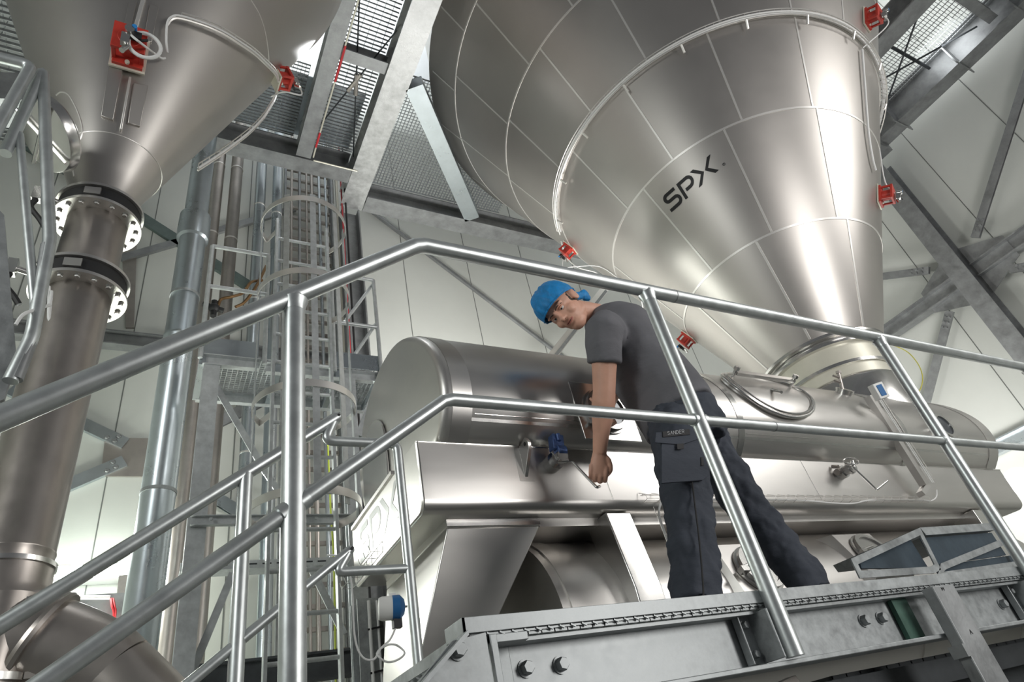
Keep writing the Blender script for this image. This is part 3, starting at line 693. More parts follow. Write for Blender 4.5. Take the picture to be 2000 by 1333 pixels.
# lettering wrapped on the cone
lo = hitc(1315, 413); lx = hitc(1409, 331); tl = hitc(1300, 387)
O_ = Vector((1312, 414)); U_ = Vector((98.0, -79.5)) / 3.58; V_ = Vector((-17.0, -31.0)) * .0
U_ = (Vector((1403, 333)) - O_) / 3.55; V_ = (Vector((1298, 390)) - O_) / .80
# measured in the photograph: S lower left (1312,414), S upper left (1297,393); X lower right (1404,332), X upper right (1389,302)
def lp(a, c):
    q0 = Vector((1312, 415)) * (1 - a / 3.58) + Vector((1404, 332)) * (a / 3.58)
    q1 = Vector((1292, 386)) * (1 - a / 3.58) + Vector((1388, 301)) * (a / 3.58)
    q = q0 * (1 - c) + q1 * c; return hitc(q.x, q.y)
b = MB()
for poly in SPX_POLYS:
    # subdivide each quad once so that it follows the curve
    P4 = poly if len(poly) == 4 else poly
    n = 4
    for i in range(n):
        t0, t1 = i / n, (i + 1) / n
        q = [((P4[0][0] * (1 - t0) + P4[1][0] * t0), (P4[0][1] * (1 - t0) + P4[1][1] * t0)), ((P4[0][0] * (1 - t1) + P4[1][0] * t1), (P4[0][1] * (1 - t1) + P4[1][1] * t1)), ((P4[3][0] * (1 - t1) + P4[2][0] * t1), (P4[3][1] * (1 - t1) + P4[2][1] * t1)), ((P4[3][0] * (1 - t0) + P4[2][0] * t0), (P4[3][1] * (1 - t0) + P4[2][1] * t0))]
        W = [lp(*z) for z in q]; ctr = sum(W, Vector()) / 4; nn = Vector((ctr.x - CC[0], ctr.y - CC[1], 0)).normalized(); nn = (nn - Vector((0, 0, CB))).normalized()
        b.prism([p + nn * .002 for p in W], nn * .003)
rc = hitc(1414, 321); nn = Vector((rc.x - CC[0], rc.y - CC[1], 0)).normalized(); nn = (nn - Vector((0, 0, CB))).normalized()
b.build('lettering', INK, g, smooth=0)
M = rotto(nn, (1, 0, 0)); b = MB(); b.tube([rc + nn * .004 + M @ Vector((.012 * cos(q), .012 * sin(q), 0)) for q in [2 * pi * i / 20 for i in range(20)]], .0018, 6, closed=True)
b.tube([rc + nn * .004 + M @ Vector(p) for p in ((-.004, -.006, 0), (-.004, .006, 0), (.003, .006, 0), (.003, .0005, 0), (-.004, .0, 0))], .0014, 5); b.tube([rc + nn * .004 + M @ Vector(p) for p in ((-.001, 0, 0), (.004, -.006, 0))], .0014, 5)
b.build('registered_mark', DARK, g)
# cable tray that circles the cone
ZT = ZR[3]
g_ = thing('cone_cable_tray', cone_pt(-2.2, ZT, .05), 'bright ring-shaped cable tray circling the large cone, with short bracket tabs', 'cable tray')
b = MB()
a0, a1 = -3.9, .6
for off, dz in ((.012, .0), (.075, -.035), (.06, .03)):
    b.tube([cone_pt(a0 + (a1 - a0) * i / 110, ZT + dz, off) for i in range(111)], .0065, 6)
for i in range(120):
    a = a0 + (a1 - a0) * i / 119; b.tube([cone_pt(a, ZT + .03, .06), cone_pt(a, ZT, .012), cone_pt(a, ZT - .035, .075)], .003, 5)
b.build('wire_frame', SEAM, g_)
b = MB()
for rr, off, dz in ((.011, .035, -.004), (.009, .052, .008)):
    b.tube([cone_pt(a0 + (a1 - a0) * i / 110, ZT + dz, off) for i in range(111)], rr, 8)
b.build('cable_bundle', WHITEC, g_)
for i in range(14):
    a = a0 + (a1 - a0) * (i + .4) / 14
    MB().tube([cone_pt(a, ZT - .035, .07), cone_pt(a, ZT - .11, .05)], .012, 6).build('bracket_tab', SEAM, g_)
# pneumatic knockers (red) with their fittings
def knocker(c, n, upv, s, label, cable=None, mirror=1):
    c = Vector(c); n = Vector(n).normalized(); g_ = thing('pneumatic_knocker', c, label, 'hammer')
    M = rotto(n, upv)
    b = MB(); b.box(c + n * .03 * s, (.30 * s, .22 * s, .05 * s), M); b.cyl(c + n * .05 * s, c + n * .22 * s, .085 * s, 20); b.box(c + n * .20 * s, (.24 * s, .24 * s, .035 * s), M)
    for sx in (-1, 1):
        for sy in (-1, 1): b.box(c + n * .11 * s + M @ Vector((sx * .10 * s, sy * .10 * s, 0)), (.03 * s, .03 * s, .16 * s), M)
    b.build('red_body', RED, g_, bevel=.004 * s)
    b = MB(); b.box(c + n * .012 * s, (.34 * s, .26 * s, .02 * s), M)
    for sx in (-1, 1): b.cyl(c + n * .02 * s + M @ Vector((sx * .13 * s, 0, 0)), c + n * .075 * s + M @ Vector((sx * .13 * s, 0, 0)), .018 * s, 8)
    b.build('mounting_plate', CREAM, g_)
    b = MB(); q = c + n * .26 * s
    b.cyl(q, q + n * .07 * s, .035 * s, 12); b.box(q + M @ Vector((-.08 * s, .02 * s * mirror, .02 * s)), (.09 * s, .06 * s, .06 * s), M); b.cyl(q + M @ Vector((-.12 * s, 0, 0)), q + M @ Vector((-.2 * s, .03 * s, .03 * s)), .022 * s, 10)
    b.build('valve_fitting', STEELP, g_)
    b = MB(); b.box(q + M @ Vector((-.02 * s, -.05 * s, .01)), (.06 * s, .07 * s, .05 * s), M); b.cyl(q + M @ Vector((-.05 * s, -.06 * s, .0)), q + M @ Vector((-.05 * s, -.13 * s, .05 * s)), .012 * s, 8); b.build('black_regulator', BLACK, g_)
    MB().cyl(q + M @ Vector((.03 * s, -.03 * s, .02 * s)), q + M @ Vector((.03 * s, -.03 * s, .07 * s)), .02 * s, 12).build('blue_knob', mat('blue_knob', (.03, .22, .55), 0, .4), g_)
    if cable: MB().tube(spline(cable), .010 * s, 8).build('white_hose', WHITEC, g_)
    return g_
def on_cone(px, py, off=0):
    p = hitc(px, py); n = Vector((p.x - CC[0], p.y - CC[1], 0)).normalized(); n = (n - Vector((0, 0, CB))).normalized(); return p + n * off, n
def cone_az(px, py):
    """azimuth seen at the right-hand outline of the cone"""
    p = hitc(px, py); return atan2(p.y - CC[1], p.x - CC[0]), p.z
upc = Vector((0, 0, 1))
a, z = cone_az(1712, 378); p, n = cone_pt(a + .06, z), (cone_pt(a + .06, z, 1) - cone_pt(a + .06, z))
knocker(p, n, upc, .62, 'red knocker on the right outline of the large cone, level with the lettering', [p + n * .14, p + n * .14 + Vector((0, 0, .18)), cone_pt(a, z + .45, .04)])
a, z = cone_az(1683, 28); p, n = cone_pt(a + .05, z), (cone_pt(a + .05, z, 1) - cone_pt(a + .05, z))
knocker(p, n, upc, .66, 'red knocker high on the right outline of the large cone', [p + n * .14, p + n * .12 + Vector((0, 0, -.2)), cone_pt(a - .05, z - .45, .03)])
a, z = cone_az(1112, 478); p, n = cone_pt(a - .03, z), (cone_pt(a - .03, z, 1) - cone_pt(a - .03, z))
knocker(p, n, upc, .62, 'small red knocker at the lower left outline of the large cone above the railing', [p + n * .12, p + n * .2 + Vector((0, 0, -.15)), p + n * .05 + Vector((0, 0, -.3)), cone_pt(a + .05, z - .6, .02), cone_pt(a + .1, z - 1.0, .02)])
pk = at(1304, 632, Y=2.75)
a, z = cone_az(1345, 655); p, n = cone_pt(a - .03, z), (cone_pt(a - .03, z, 1) - cone_pt(a - .03, z))
knocker(p, n, upc, .55, 'red knocker half hidden behind the post beside the worker\'s back')
# thin loose cables on the cone
for pts, lab in (([(1098, 470), (1108, 500), (1130, 520), (1165, 530), (1172, 540)], 'thin white cable hanging from the cone tray above the worker\'s head'),
                 ([(1225, 560), (1250, 575), (1258, 600), (1262, 640)], 'thin white cable curving down the cone behind the second post')):
    P = [on_cone(min(max(x, 1040), 1700), y, .02)[0] for x, y in pts]
    tag(MB().tube(spline(P), .007, 6).build('white_cable', WHITEC, None), lab, 'cable')
P = [on_cone(x, y, .03)[0] for x, y in ((1678, 100), (1684, 180), (1690, 260), (1698, 312), (1704, 335))]
tag(MB().tube(spline(P), .012, 8).build('white_cable', WHITEC, None), 'white cable running down the right side of the large cone', 'cable')
yc = [at(x, y, Y=Y_) for x, y, Y_ in ((1725, 668, 2.9), (1748, 676, 3.0), (1775, 690, 3.0), (1795, 715, 3.0), (1802, 740, 3.0), (1795, 765, 3.0), (1772, 785, 2.98), (1750, 800, 2.9))]
MB().tube(spline(yc), .006, 8).build('yellow_cable', YELC, g)

# ================================================================== left tank
LC = (-.46, 3.0); LZ0, LR0, LB = 3.22, .195, .375; LZ1 = 6.75
g = thing('left_cone_tank', (LC[0], LC[1], LZ0), 'smooth dull steel cone tank at the upper left narrowing into a flanged pipe', 'tank')
b = MB(); b.lathe([(.143, 3.02), (.143, 3.085)] + [(LR0 + LB * (LZ1 - LZ0) * t, LZ0 + (LZ1 - LZ0) * t) for t in [i / 12 for i in range(13)]] + [(LR0 + LB * (LZ1 - LZ0), 13)], (LC[0], LC[1], 0), (0, 0, 1), 120)
b.build('cone_shell', CONE, g, smooth=40)
def lhit(px, py): return cone_hit(px, py, LC, LZ0, LR0, LB)
def lnorm(p): n = Vector((p.x - LC[0], p.y - LC[1], 0)).normalized(); return (n - Vector((0, 0, LB))).normalized()
def lon(px, py, off=0): p = lhit(px, py); return p + lnorm(p) * off
def lpt(a, z, off=0):
    r = LR0 + LB * (z - LZ0); p = Vector((LC[0] + r * cos(a), LC[1] + r * sin(a), z)); return p + lnorm(p) * off
b = MB(); zs = sum(lhit(x, y).z for x, y in ((210, 258), (262, 277), (298, 305))) / 3
b.tube([lpt(2 * pi * i / 80, zs, .0) for i in range(80)], .003, 6, closed=True)
b.tube(spline([lon(x, y, 0) for x, y in ((490, 0), (505, 25), (515, 52), (521, 80), (524, 105), (525, 125))]), .005, 6)
b.tube(spline([lon(x, y, 0) for x, y in ((110, 186), (120, 180), (134, 186), (147, 208), (156, 230), (161, 252), (158, 268), (148, 290), (142, 320), (145, 345))]), .005, 6)
b.build('weld_seam', SEAM, g)
# reinforcing pads and the middle rib
def lpad(px, th, nm, m):
    W = [lon(*p) for p in px]; n = lnorm(sum(W, Vector()) / 4)
    b = MB(); b.prism([p - n * .03 for p in W], n * (.03 + th)); return b.build(nm, m, g, bevel=.003)
lpad([(213, 133), (241, 137), (222, 238), (198, 230)], .02, 'reinforcing_pad', CONE)
lpad([(260, 165), (288, 170), (272, 250), (248, 243)], .02, 'reinforcing_pad', CONE)
lpad([(252, 6), (268, 6), (240, 120), (228, 118)], .012, 'reinforcing_pad', CONE)
lpad([(292, 10), (310, 14), (296, 85), (280, 80)], .012, 'reinforcing_pad', CONE)
lpad([(276, 0), (285, 0), (262, 84), (254, 82)], .03, 'rib', SEAM)
lpad([(251, 155), (256, 156), (238, 258), (233, 257)], .03, 'rib', SEAM)
p = lon(253, 110); n = lnorm(p)
knocker(p + n * .02, n, (lon(262, 60) - p), .70, 'red knocker with black and blue fittings on the face of the left tank', [p + n * .2, p + n * .25 + Vector((.05, 0, -.1)), lon(290, 125, .12), lon(308, 123, .06), lon(318, 118, .03)])
b = MB(); cq = lon(272, 128, .2); M = rotto(n, (1, 0, 0)); b.tube([cq + M @ Vector((.08 * cos(q), .08 * sin(q), 0)) for q in [2 * pi * i / 28 for i in range(28)]], .011, 8, closed=True)
tag(b.build('hose_coil', WHITEC, None), 'coiled white hose hanging at the red knocker of the left tank', 'hose')
p = lon(535, 150); n = lnorm(p); n2 = Vector((.75, -.2, -.45))
p2 = at(560, 148, Y=p.y)
knocker(p + n * .0, (p2 - p) + n * .05, upc, .62, 'red knocker sticking out from the right outline of the left tank', [p2 + Vector((.1, 0, -.08)), p2 + Vector((.12, 0, -.22)), p2 + Vector((-.02, 0, -.25)), lon(525, 183, .03)])
# cable tray ladder on the left tank
path = [(318, 118), (317, 90), (320, 60), (329, 48), (345, 46), (385, 56), (420, 69), (455, 88), (483, 105), (508, 125), (525, 140), (532, 155), (531, 170), (525, 186), (512, 207), (500, 224), (475, 249), (448, 270), (415, 293), (385, 312), (372, 320)]
g_ = thing('tank_cable_tray', lon(385, 56), 'thin ladder-like cable tray looping over the face of the left tank', 'cable tray')
P1 = [lon(x, y, .06) for x, y in path]; P0 = [lon(x, y, .06) + Vector((0, 0, .075)) for x, y in path]
b = MB(); b.tube(spline(P1[2:], 4), .008, 6); b.tube(spline(P0[4:], 4), .005, 6)
s1 = spline(P1, 3); s0 = spline(P0, 3)
for i in range(12, len(s1), 2): b.tube([s1[i], s0[i]], .004, 5)
b.build('wire_frame', SEAM, g_)
MB().tube(spline([p + Vector((.0, -.01, .015)) for p in P1], 4), .007, 8).build('white_cable', WHITEC, g_)
# manhole seen edge-on at the left
mc = at(98, 262, Y=2.62); mv = mc.normalized()
ma = (RM @ Vector((-1, .12, 0)).normalized()); ma = (ma - mv * (ma.dot(mv) + .48)).normalized()
mr = 74 / F_PX * (mc.dot(RM @ Vector((0, 0, 1)))) 
g_m = MB(); g_m.lathe([(mr * .9, .035), (mr * .98, .03), (mr, .018), (mr, -.018), (mr * .95, -.03), (mr * .8, -.03), (mr * .8, -.05)], mc, ma, 64); g_m.build('manhole_cover', STEELP, g, smooth=30)
b = MB(); M = rotto(ma, (0, 0, 1)); b.tube([mc + ma * .05 + M @ Vector(p) for p in ((-mr, 0, 0), (mr, 0, 0))], .010, 8); b.tube([mc + ma * .05 + M @ Vector(p) for p in ((0, -mr, 0), (0, mr, 0))], .010, 8); b.build('manhole_bar', STEELP, g)
# butterfly flange couplings and pipe (the pipe hangs from the tank)
def coupling(z, label):
    g_ = thing('flange_coupling', (LC[0], LC[1], z), label, 'pipe coupling')
    b = MB()
    for zz in (.052, -.052): b.lathe([(.135, zz - .009), (.212, zz - .009), (.212, zz + .009), (.135, zz + .009)], (LC[0], LC[1], z), (0, 0, 1), 64, True)
    b.build('flange', STEEL, g_, smooth=30)
    MB().lathe([(.14, -.042), (.198, -.042), (.198, .042), (.14, .042)], (LC[0], LC[1], z), (0, 0, 1), 64, True).build('valve_body', BLACK, g_, smooth=30)
    for k in range(16):
        a = 2 * pi * k / 16; b = MB(); q = Vector((LC[0] + .182 * cos(a), LC[1] + .182 * sin(a), z))
        b.bolt(q + Vector((0, 0, -.061)), (0, 0, -1), .013, .012); b.cyl(q + Vector((0, 0, -.05)), q + Vector((0, 0, .065)), .008, 8); b.build('bolt', STEELP, g_)
    a = radians(-98); q = Vector((LC[0] + .203 * cos(a), LC[1] + .203 * sin(a), z)); M = rotto((cos(a), sin(a), 0), (0, 0, 1))
    MB().box(q, (.05, .075, .012), M).build('rating_plate', STEEL, g_)
    a = radians(200); q = Vector((LC[0] + .2 * cos(a), LC[1] + .2 * sin(a), z)); e = Vector((cos(a), sin(a), 0))
    b = MB(); b.cyl(q, q + e * .08, .016, 12); b.box(q + e * .09, (.04, .04, .09)); b.build('spindle_fitting', STEELP, g_)
    MB().tube(spline([q + e * .09 + Vector((0, 0, -.04)), q + e * .10 + Vector((0, 0, -.10)), q + e * .05 + Vector((0, 0, -.16)), q + e * .02 + Vector((0, 0, -.20))]), .014, 8).build('black_hose', BLACK, g_)
    return g_
coupling(2.965, 'upper flanged coupling with a black ring at the tip of the left tank')
coupling(2.445, 'lower flanged coupling with a black ring in the pipe below the left tank')
t = MB().cyl((LC[0], LC[1], 2.506), (LC[0], LC[1], 2.904), .142, 48).build('pipe_spool', PIPE, None)
tag(t, 'short dull steel pipe piece between the two flanged couplings', 'pipe')
g = thing('down_pipe', (LC[0], LC[1], .9), 'wide dull steel pipe falling from the left tank to the elbow at the lower left', 'pipe')
zb = at(45, 1100, Y=3.0).z; zb = 1.02
MB().lathe([(.142, 2.384), (.142, zb + .07), (.145, zb + .065), (.145, zb + .06), (.142, zb + .055), (.142, zb)], (LC[0], LC[1], 0), (0, 0, 1), 56).build('pipe', PIPE, g)
b = MB(); b.lathe([(.142, zb + .0), (.158, zb + .0), (.158, zb + .018), (.142, zb + .018)], (LC[0], LC[1], 0), (0, 0, 1), 56, True); b.build('joint_ring', STEELP, g)
# elbow and the branch going down to the right
g = thing('pipe_elbow', (LC[0], LC[1], .8), 'large dull steel elbow with clamped joint that sweeps out of the lower left corner', 'pipe elbow')
e0 = Vector((LC[0], LC[1], zb)); dirn = Vector((.55, -.02, -.83)).normalized()
k1 = Vector((LC[0] + .01, LC[1], zb - .20)); k2 = Vector((LC[0] + .40, LC[1] - .03, zb - .42))
end = k2 + Vector((1.15, -.25, -1.25))
cpts = [e0, e0 + Vector((0, 0, -.08))]
for i in range(1, 13):
    t = i / 12; P0_, P1_, P2_, P3_ = cpts[1], cpts[1] + Vector((0, 0, -.20)), k2 - (end - k2).normalized() * .20, k2
    cpts.append(P0_ * (1 - t) ** 3 + P1_ * 3 * t * (1 - t) ** 2 + P2_ * 3 * t * t * (1 - t) + P3_ * t ** 3)
rr_ = [.150, .153] + [.154 + .014 * sin(pi * i / 12) for i in range(1, 13)]
MB().tube(cpts, rr_, 48).build('bend', PIPE, g)
MB().tube([k2, end], .154, 48).build('branch', PIPE, g)
tq = (cpts[7] - cpts[6]).normalized(); M = rotto(tq, (0, 1, 0))
b = MB(); b.lathe([(.160, -.014), (.188, -.014), (.192, 0), (.188, .014), (.160, .014)], cpts[7], tq, 56, True); cl = b.build('clamp_ring', PIPE, g, smooth=30)
for s2 in (-1, 1):
    q = cpts[7] + M @ Vector((.19 * cos(radians(165)), .19 * sin(radians(165)), s2 * .0)) + Vector((0, 0, 0)); 
    q = cpts[7] + (Vector((-.3, -.9, .45)).normalized()) * .185 + Vector((.02 * s2, 0, .03 * s2))
    MB().box(q, (.03, .035, .022)).cyl(q + Vector((-.02, -.01, -.01)), q + Vector((.02, -.01, .01)), .007, 8).build('clamp_bolt', STEELP, cl)
g = thing('lower_pipe', (-.70, 2.9, .2), 'vertical dull steel pipe with a clamp ring in the bottom left corner below the elbow', 'pipe')
q = at(10, 1240, Y=2.95)
MB().cyl((q.x - .02, 2.95, q.z + .12), (q.x - .02, 2.95, -.9), .118, 44).build('pipe', PIPE, g)
b = MB(); zz = at(20, 1318, Y=2.83).z; b.lathe([(.115, -.012), (.135, -.012), (.135, .012), (.115, .012)], (q.x - .02, 2.95, zz), (0, 0, 1), 48, True); o = b.build('clamp_ring', STEELP, g)
MB().box((q.x + .11, 2.88, zz), (.035, .03, .022)).build('clamp_bolt', PIPEB, o)

# ================================================================== room shell
WY, WX = 7.2, 10.8
def wallobj(name, m, a, b_): return structure(MB().bounds(a, b_).build(name, m, None, smooth=0))
wallobj('wall_back', WALL, (-4.0, WY, -3.2), (WX + .2, WY + .2, 13.2))
wallobj('wall_right', WALL, (WX, -6.2, -3.2), (WX + .2, WY, 13.2))
wallobj('wall_left', WALL, (-4.2, .5, -3.2), (-4.0, WY + .2, 13.2))
structure(MB().bounds((-4.2, -6.2, -3.3), (WX + .2, WY + .2, -3.2)).build('floor', mat('grey_concrete_floor', (.30, .30, .29), 0, .6, .05, 8, .1, 2), None, smooth=0))
structure(MB().bounds((-4.2, -6.2, 13.2), (WX + .2, WY + .2, 13.4)).build('ceiling', mat('pale_roof_sheet', (.70, .72, .74), 0, .6, 0, 5, .04, 2), None, smooth=0))
JOINT = mat('panel_joint', (.16, .17, .16), 0, .6)
b = MB()
sx = -.47
for k in range(-3, 10):
    x = sx + k * 1.21
    if -3.9 < x < 10.7: b.bounds((x - .006, WY - .004, -3), (x + .006, WY + .01, 13))
structure(b.build('trim_1', JOINT, None, smooth=0))
b = MB()
for k in range(-6, 6):
    y = 1.30 + k * 1.10
    if y < 7.1: b.bounds((WX - .004, y - .006, -3), (WX + .01, y + .006, 13))
structure(b.build('trim_2', JOINT, None, smooth=0))

# ================================================================== steel frame of the building
def beam(name, a, c, h, wd, label, kind='I', m=GALVD, up=(0, 0, 1), tw=.014, tf=.02, cat='steel beam', plates=()):
    o = thing(name, Vector(a), label, cat)
    MB().ibeam(a, c, h, wd, tw, tf, up, kind).build('section', m, o, smooth=0)
    return o
FZ = 7.6
o = beam('steel_beam', (2.10, -1.0, FZ + .17), (2.10, 6.5, FZ + .17), .34, .33, 'broad pale galvanised beam running overhead between the two tanks', m=mat('bright_galvanised_beam', (.50, .51, .51), .6, .42, .15, 60, .25, 9, .08))
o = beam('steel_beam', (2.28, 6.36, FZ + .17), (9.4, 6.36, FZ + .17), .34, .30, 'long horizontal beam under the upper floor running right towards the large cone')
o = beam('steel_beam', (-1.2, 5.92, FZ + .20), (1.93, 5.92, FZ + .20), .40, .24, 'deep horizontal beam under the upper floor behind the left tank')
o = beam('steel_beam', (1.24, 1.0, FZ + .14), (1.24, 5.78, FZ + .14), .26, .20, 'narrower overhead beam beside the left tank with a conduit clipped along it', m=GALVD)
MB().tube([(1.36, 1.0, FZ - .01), (1.36, 5.5, FZ - .01), (1.37, 5.75, FZ + .02)], .012, 8).build('conduit', CREAM, o)
MB().tube([(1.362, 4.0, FZ - .012), (1.362, 4.5, FZ - .012)], .015, 8).build('red_sleeve', REDC, o)
MB().tube([(1.36, 5.3, FZ - .01), (1.36, 5.55, FZ - .01)], .015, 8).build('red_sleeve', REDC, o)
MB().tube([(1.38, 5.78, FZ - .01), (2.0, 5.78, FZ - .01)], .012, 8).build('conduit', CREAM, o)
o = beam('diagonal_beam', (2.33, 4.25, FZ + .10), (4.02, 6.18, FZ + .10), .20, .24, 'short galvanised knee beam set at an angle beside the large cone', kind='B', m=GALVB, cat='steel beam')
o = beam('cross_beam', (1.35, 4.15, FZ + .13), (1.94, 4.15, FZ + .13), .18, .16, 'short cross beam between the two overhead beams at the top of the picture')
o = beam('cross_beam', (1.35, 2.9, FZ + .13), (1.94, 2.9, FZ + .13), .18, .16, 'nearer short cross beam between the overhead beams at the upper frame edge')
o = beam('steel_column', (2.10, 6.62, -3.2), (2.10, 6.62, FZ), .26, .26, 'grey steel column under the overhead beams between ladder and back wall', up=(1, 0, 0), cat='column')
# tie rods under the grating bay
for a, c, lab in (((1.38, 3.4, FZ + .2), (1.93, 5.7, FZ + .2), 'thin tie rod with a turnbuckle crossing under the grating beside the pale beam'), ((1.93, 3.7, FZ + .2), (1.38, 5.3, FZ + .2), 'second thin tie rod crossing under the grating beside the pale beam')):
    a = Vector(a); c = Vector(c); o = thing('tie_rod', a, lab, 'tie rod'); MB().tube([a, c], .010, 8).build('rod', DARK, o); d = (c - a).normalized(); m_ = a.lerp(c, .45); MB().tube([m_, m_ + d * .3], .028, 8).build('turnbuckle', PIPEB, o)
GR = dict(h=.035)
grating('upper_grating', 1.35, 1.93, 1.2, 5.75, FZ + .35, .035, .055, .10, GALV, 'open grating floor bay between the two overhead beams', along='X', th=.006)
grating('upper_grating', 2.30, 4.6, 4.3, 6.2, FZ + .35, .035, .05, .05, GALV, 'open grating floor in the triangle between the pale beam and the knee beam', along='Y', th=.005)
grating('upper_grating', -.6, 1.10, 4.65, 5.78, FZ + .42, .03, .05, .05, GALV, 'grating floor behind the left tank above the deep beam', along='X', th=.005)
t = MB().bounds((-.1, 4.85, FZ + .50), (1.9, 5.8, FZ + .52)).build('floor_plate', GALVB, None); tag(t, 'perforated plate lying on the grating behind the left tank', 'plate')
# right side: two Y beams, grating, cross rods
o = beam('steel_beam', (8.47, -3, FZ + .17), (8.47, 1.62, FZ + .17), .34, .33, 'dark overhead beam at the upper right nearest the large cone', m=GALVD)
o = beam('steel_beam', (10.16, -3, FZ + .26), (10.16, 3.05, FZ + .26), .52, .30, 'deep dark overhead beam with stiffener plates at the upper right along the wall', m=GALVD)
for y in (.15, 1.05, 2.15):
    MB().bounds((9.9, y, FZ - .03), (10.42, y + .02, FZ + .5)).build('stiffener_plate', GALVD, o)
MB().bounds((9.93, 2.55, FZ - .1), (10.35, 3.05, FZ + .4)).build('end_plate', GALVD, o)
o = beam('cross_beam', (8.64, .42, FZ + .22), (10.0, .42, FZ + .22), .2, .14, 'dark cross beam joining the overhead beams at the top right corner', m=GALVD)
o = beam('cross_beam', (8.64, 1.36, FZ + .33), (10.0, 1.36, FZ + .33), .06, .04, 'thin cross bar under the bright grating at the upper right', m=DARK, kind='B')
grating('upper_grating', 8.66, 10.0, -1.5, 2.9, FZ + .40, .03, .042, .11, GALV, 'bright open grating at the upper right beside the wall', along='X', th=.005)
for a, c, lab in (((8.66, .6, FZ + .25), (10.0, 2.35, FZ + .25), 'long thin tie rod crossing the bright grating from upper left'), ((10.0, .6, FZ + .25), (8.9, 2.4, FZ + .25), 'thin tie rod crossing the bright grating from upper right')):
    o = thing('tie_rod', Vector(a), lab, 'tie rod'); MB().tube([a, c], .014, 8).build('rod', DARK, o)
    m_ = Vector(a).lerp(Vector(c), .84); MB().tube([m_, m_ + (Vector(c) - Vector(a)).normalized() * .2], .03, 8).build('turnbuckle', DARK, o)
# right wall frame
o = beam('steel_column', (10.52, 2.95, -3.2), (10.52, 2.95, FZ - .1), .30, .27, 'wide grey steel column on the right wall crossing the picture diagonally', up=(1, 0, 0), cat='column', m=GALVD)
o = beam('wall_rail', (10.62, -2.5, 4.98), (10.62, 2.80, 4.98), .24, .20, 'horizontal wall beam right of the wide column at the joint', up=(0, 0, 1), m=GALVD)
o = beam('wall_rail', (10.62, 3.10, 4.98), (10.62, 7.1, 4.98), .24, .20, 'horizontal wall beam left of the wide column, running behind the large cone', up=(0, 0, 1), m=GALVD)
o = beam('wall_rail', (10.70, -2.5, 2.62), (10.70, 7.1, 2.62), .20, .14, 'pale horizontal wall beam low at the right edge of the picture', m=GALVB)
def brace(a, c, label, plate=None, m=GALVD, wd=.12, bolts=6, up=(1, 0, 0), kind='U'):
    a = Vector(a); c = Vector(c); o = thing('diagonal_brace', a, label, 'brace'); up = Vector(up)
    MB().ibeam(a, c, .05, wd, .008, .008, up, kind).build('channel', m, o, smooth=0)
    d = (c - a).normalized(); sd = d.cross(up).normalized()
    for k in range(bolts):
        q = c - d * (.10 + .085 * (k // 2)) + sd * (wd * .25 * (1 if k % 2 else -1)) - up * .026
        MB().bolt(q, -up, .022, .018).build('bolt', GALVD, o)
    return o
J1 = (10.56, 3.55, 5.0); 
brace((10.56, 7.0, 7.9), (10.56, 3.30, 5.42), 'bolted brace coming in from the left to the column joint on the right wall')
brace((10.56, 6.0, 2.2), (10.56, 3.42, 4.66), 'bolted brace rising from below to the column joint on the right wall')
brace((10.56, -.2, 7.75), (10.56, 2.52, 5.40), 'dark bolted brace dropping from the upper right to the column joint')
brace((10.56, -.5, 2.9), (10.56, 2.45, 4.68), 'bolted brace reaching the column joint from the right edge of the picture')
for i, (y0, y1, z0, z1) in enumerate(((3.1, 3.62, 4.55, 5.45), (2.25, 2.8, 4.55, 5.45))):
    t = MB().prism([(10.60, y0, z0), (10.60, y1, z0 + .25), (10.60, y1, z1 - .25), (10.60, y0, z1)] if i == 0 else [(10.60, y1, z0), (10.60, y0, z0 + .25), (10.60, y0, z1 - .25), (10.60, y1, z1)], (.02, 0, 0)).build('gusset_plate', GALVD, None)
    tag(t, ('gusset plate on the left side of the wide wall column', 'gusset plate on the right side of the wide wall column')[i], 'gusset')
# back wall frame
o = beam('wall_rail', (-4, 7.13, 5.12), (2.0, 7.13, 5.12), .20, .14, 'dark horizontal wall beam behind the wide down pipe')
o = beam('wall_rail', (-4, 7.13, -.0), (9, 7.13, -.0), .20, .14, 'dark horizontal wall beam low behind the ladder')
def bw(px, py): return at(px, py, Y=7.172)
GREEN = mat('green_grey_painted_steel', (.12, .16, .15), .3, .45, .1, 40, .15, 8)
o = brace(bw(20, 262), bw(482, 557), 'long dark green-grey brace crossing the back wall behind the left tank', m=GREEN, bolts=0, up=(0, 1, 0), wd=.16)
o = brace(bw(235, 506), bw(575, 408), 'long thin brace rising across the back wall behind the pipes', m=GALVD, bolts=0, up=(0, 1, 0), wd=.10)
o = brace(bw(20, 762), bw(245, 868), 'bolted brace coming from upper left to the square plate on the back wall', m=GALVB, bolts=3, up=(0, 1, 0), wd=.13)
o = brace(bw(130, 950), bw(243, 902), 'short bolted brace coming from lower left to the square plate on the back wall', m=GALVB, bolts=3, up=(0, 1, 0), wd=.13)
o = brace(bw(590, 745), bw(352, 862), 'brace rising to the right across the back wall behind the tower', m=GALVD, bolts=0, up=(0, 1, 0), wd=.14)
o = brace(bw(480, 1010), bw(345, 925), 'bolted brace falling to the right behind the grey angle column', m=GALVB, bolts=3, up=(0, 1, 0), wd=.13)
t = MB().prism([bw(205, 855), bw(372, 858), bw(372, 932), bw(197, 930)], (0, .02, 0)).build('gusset_plate', PIPEB, None); tag(t, 'square dark gusset plate on the back wall where the braces meet', 'gusset')
t = MB().prism([bw(236, 455), bw(268, 455), bw(262, 640), bw(246, 640)], (0, .05, 0)).build('hanger_bar', PIPEB, None); tag(t, 'flat brown-grey hanger bar on the wall right of the upper pipe', 'hanger')
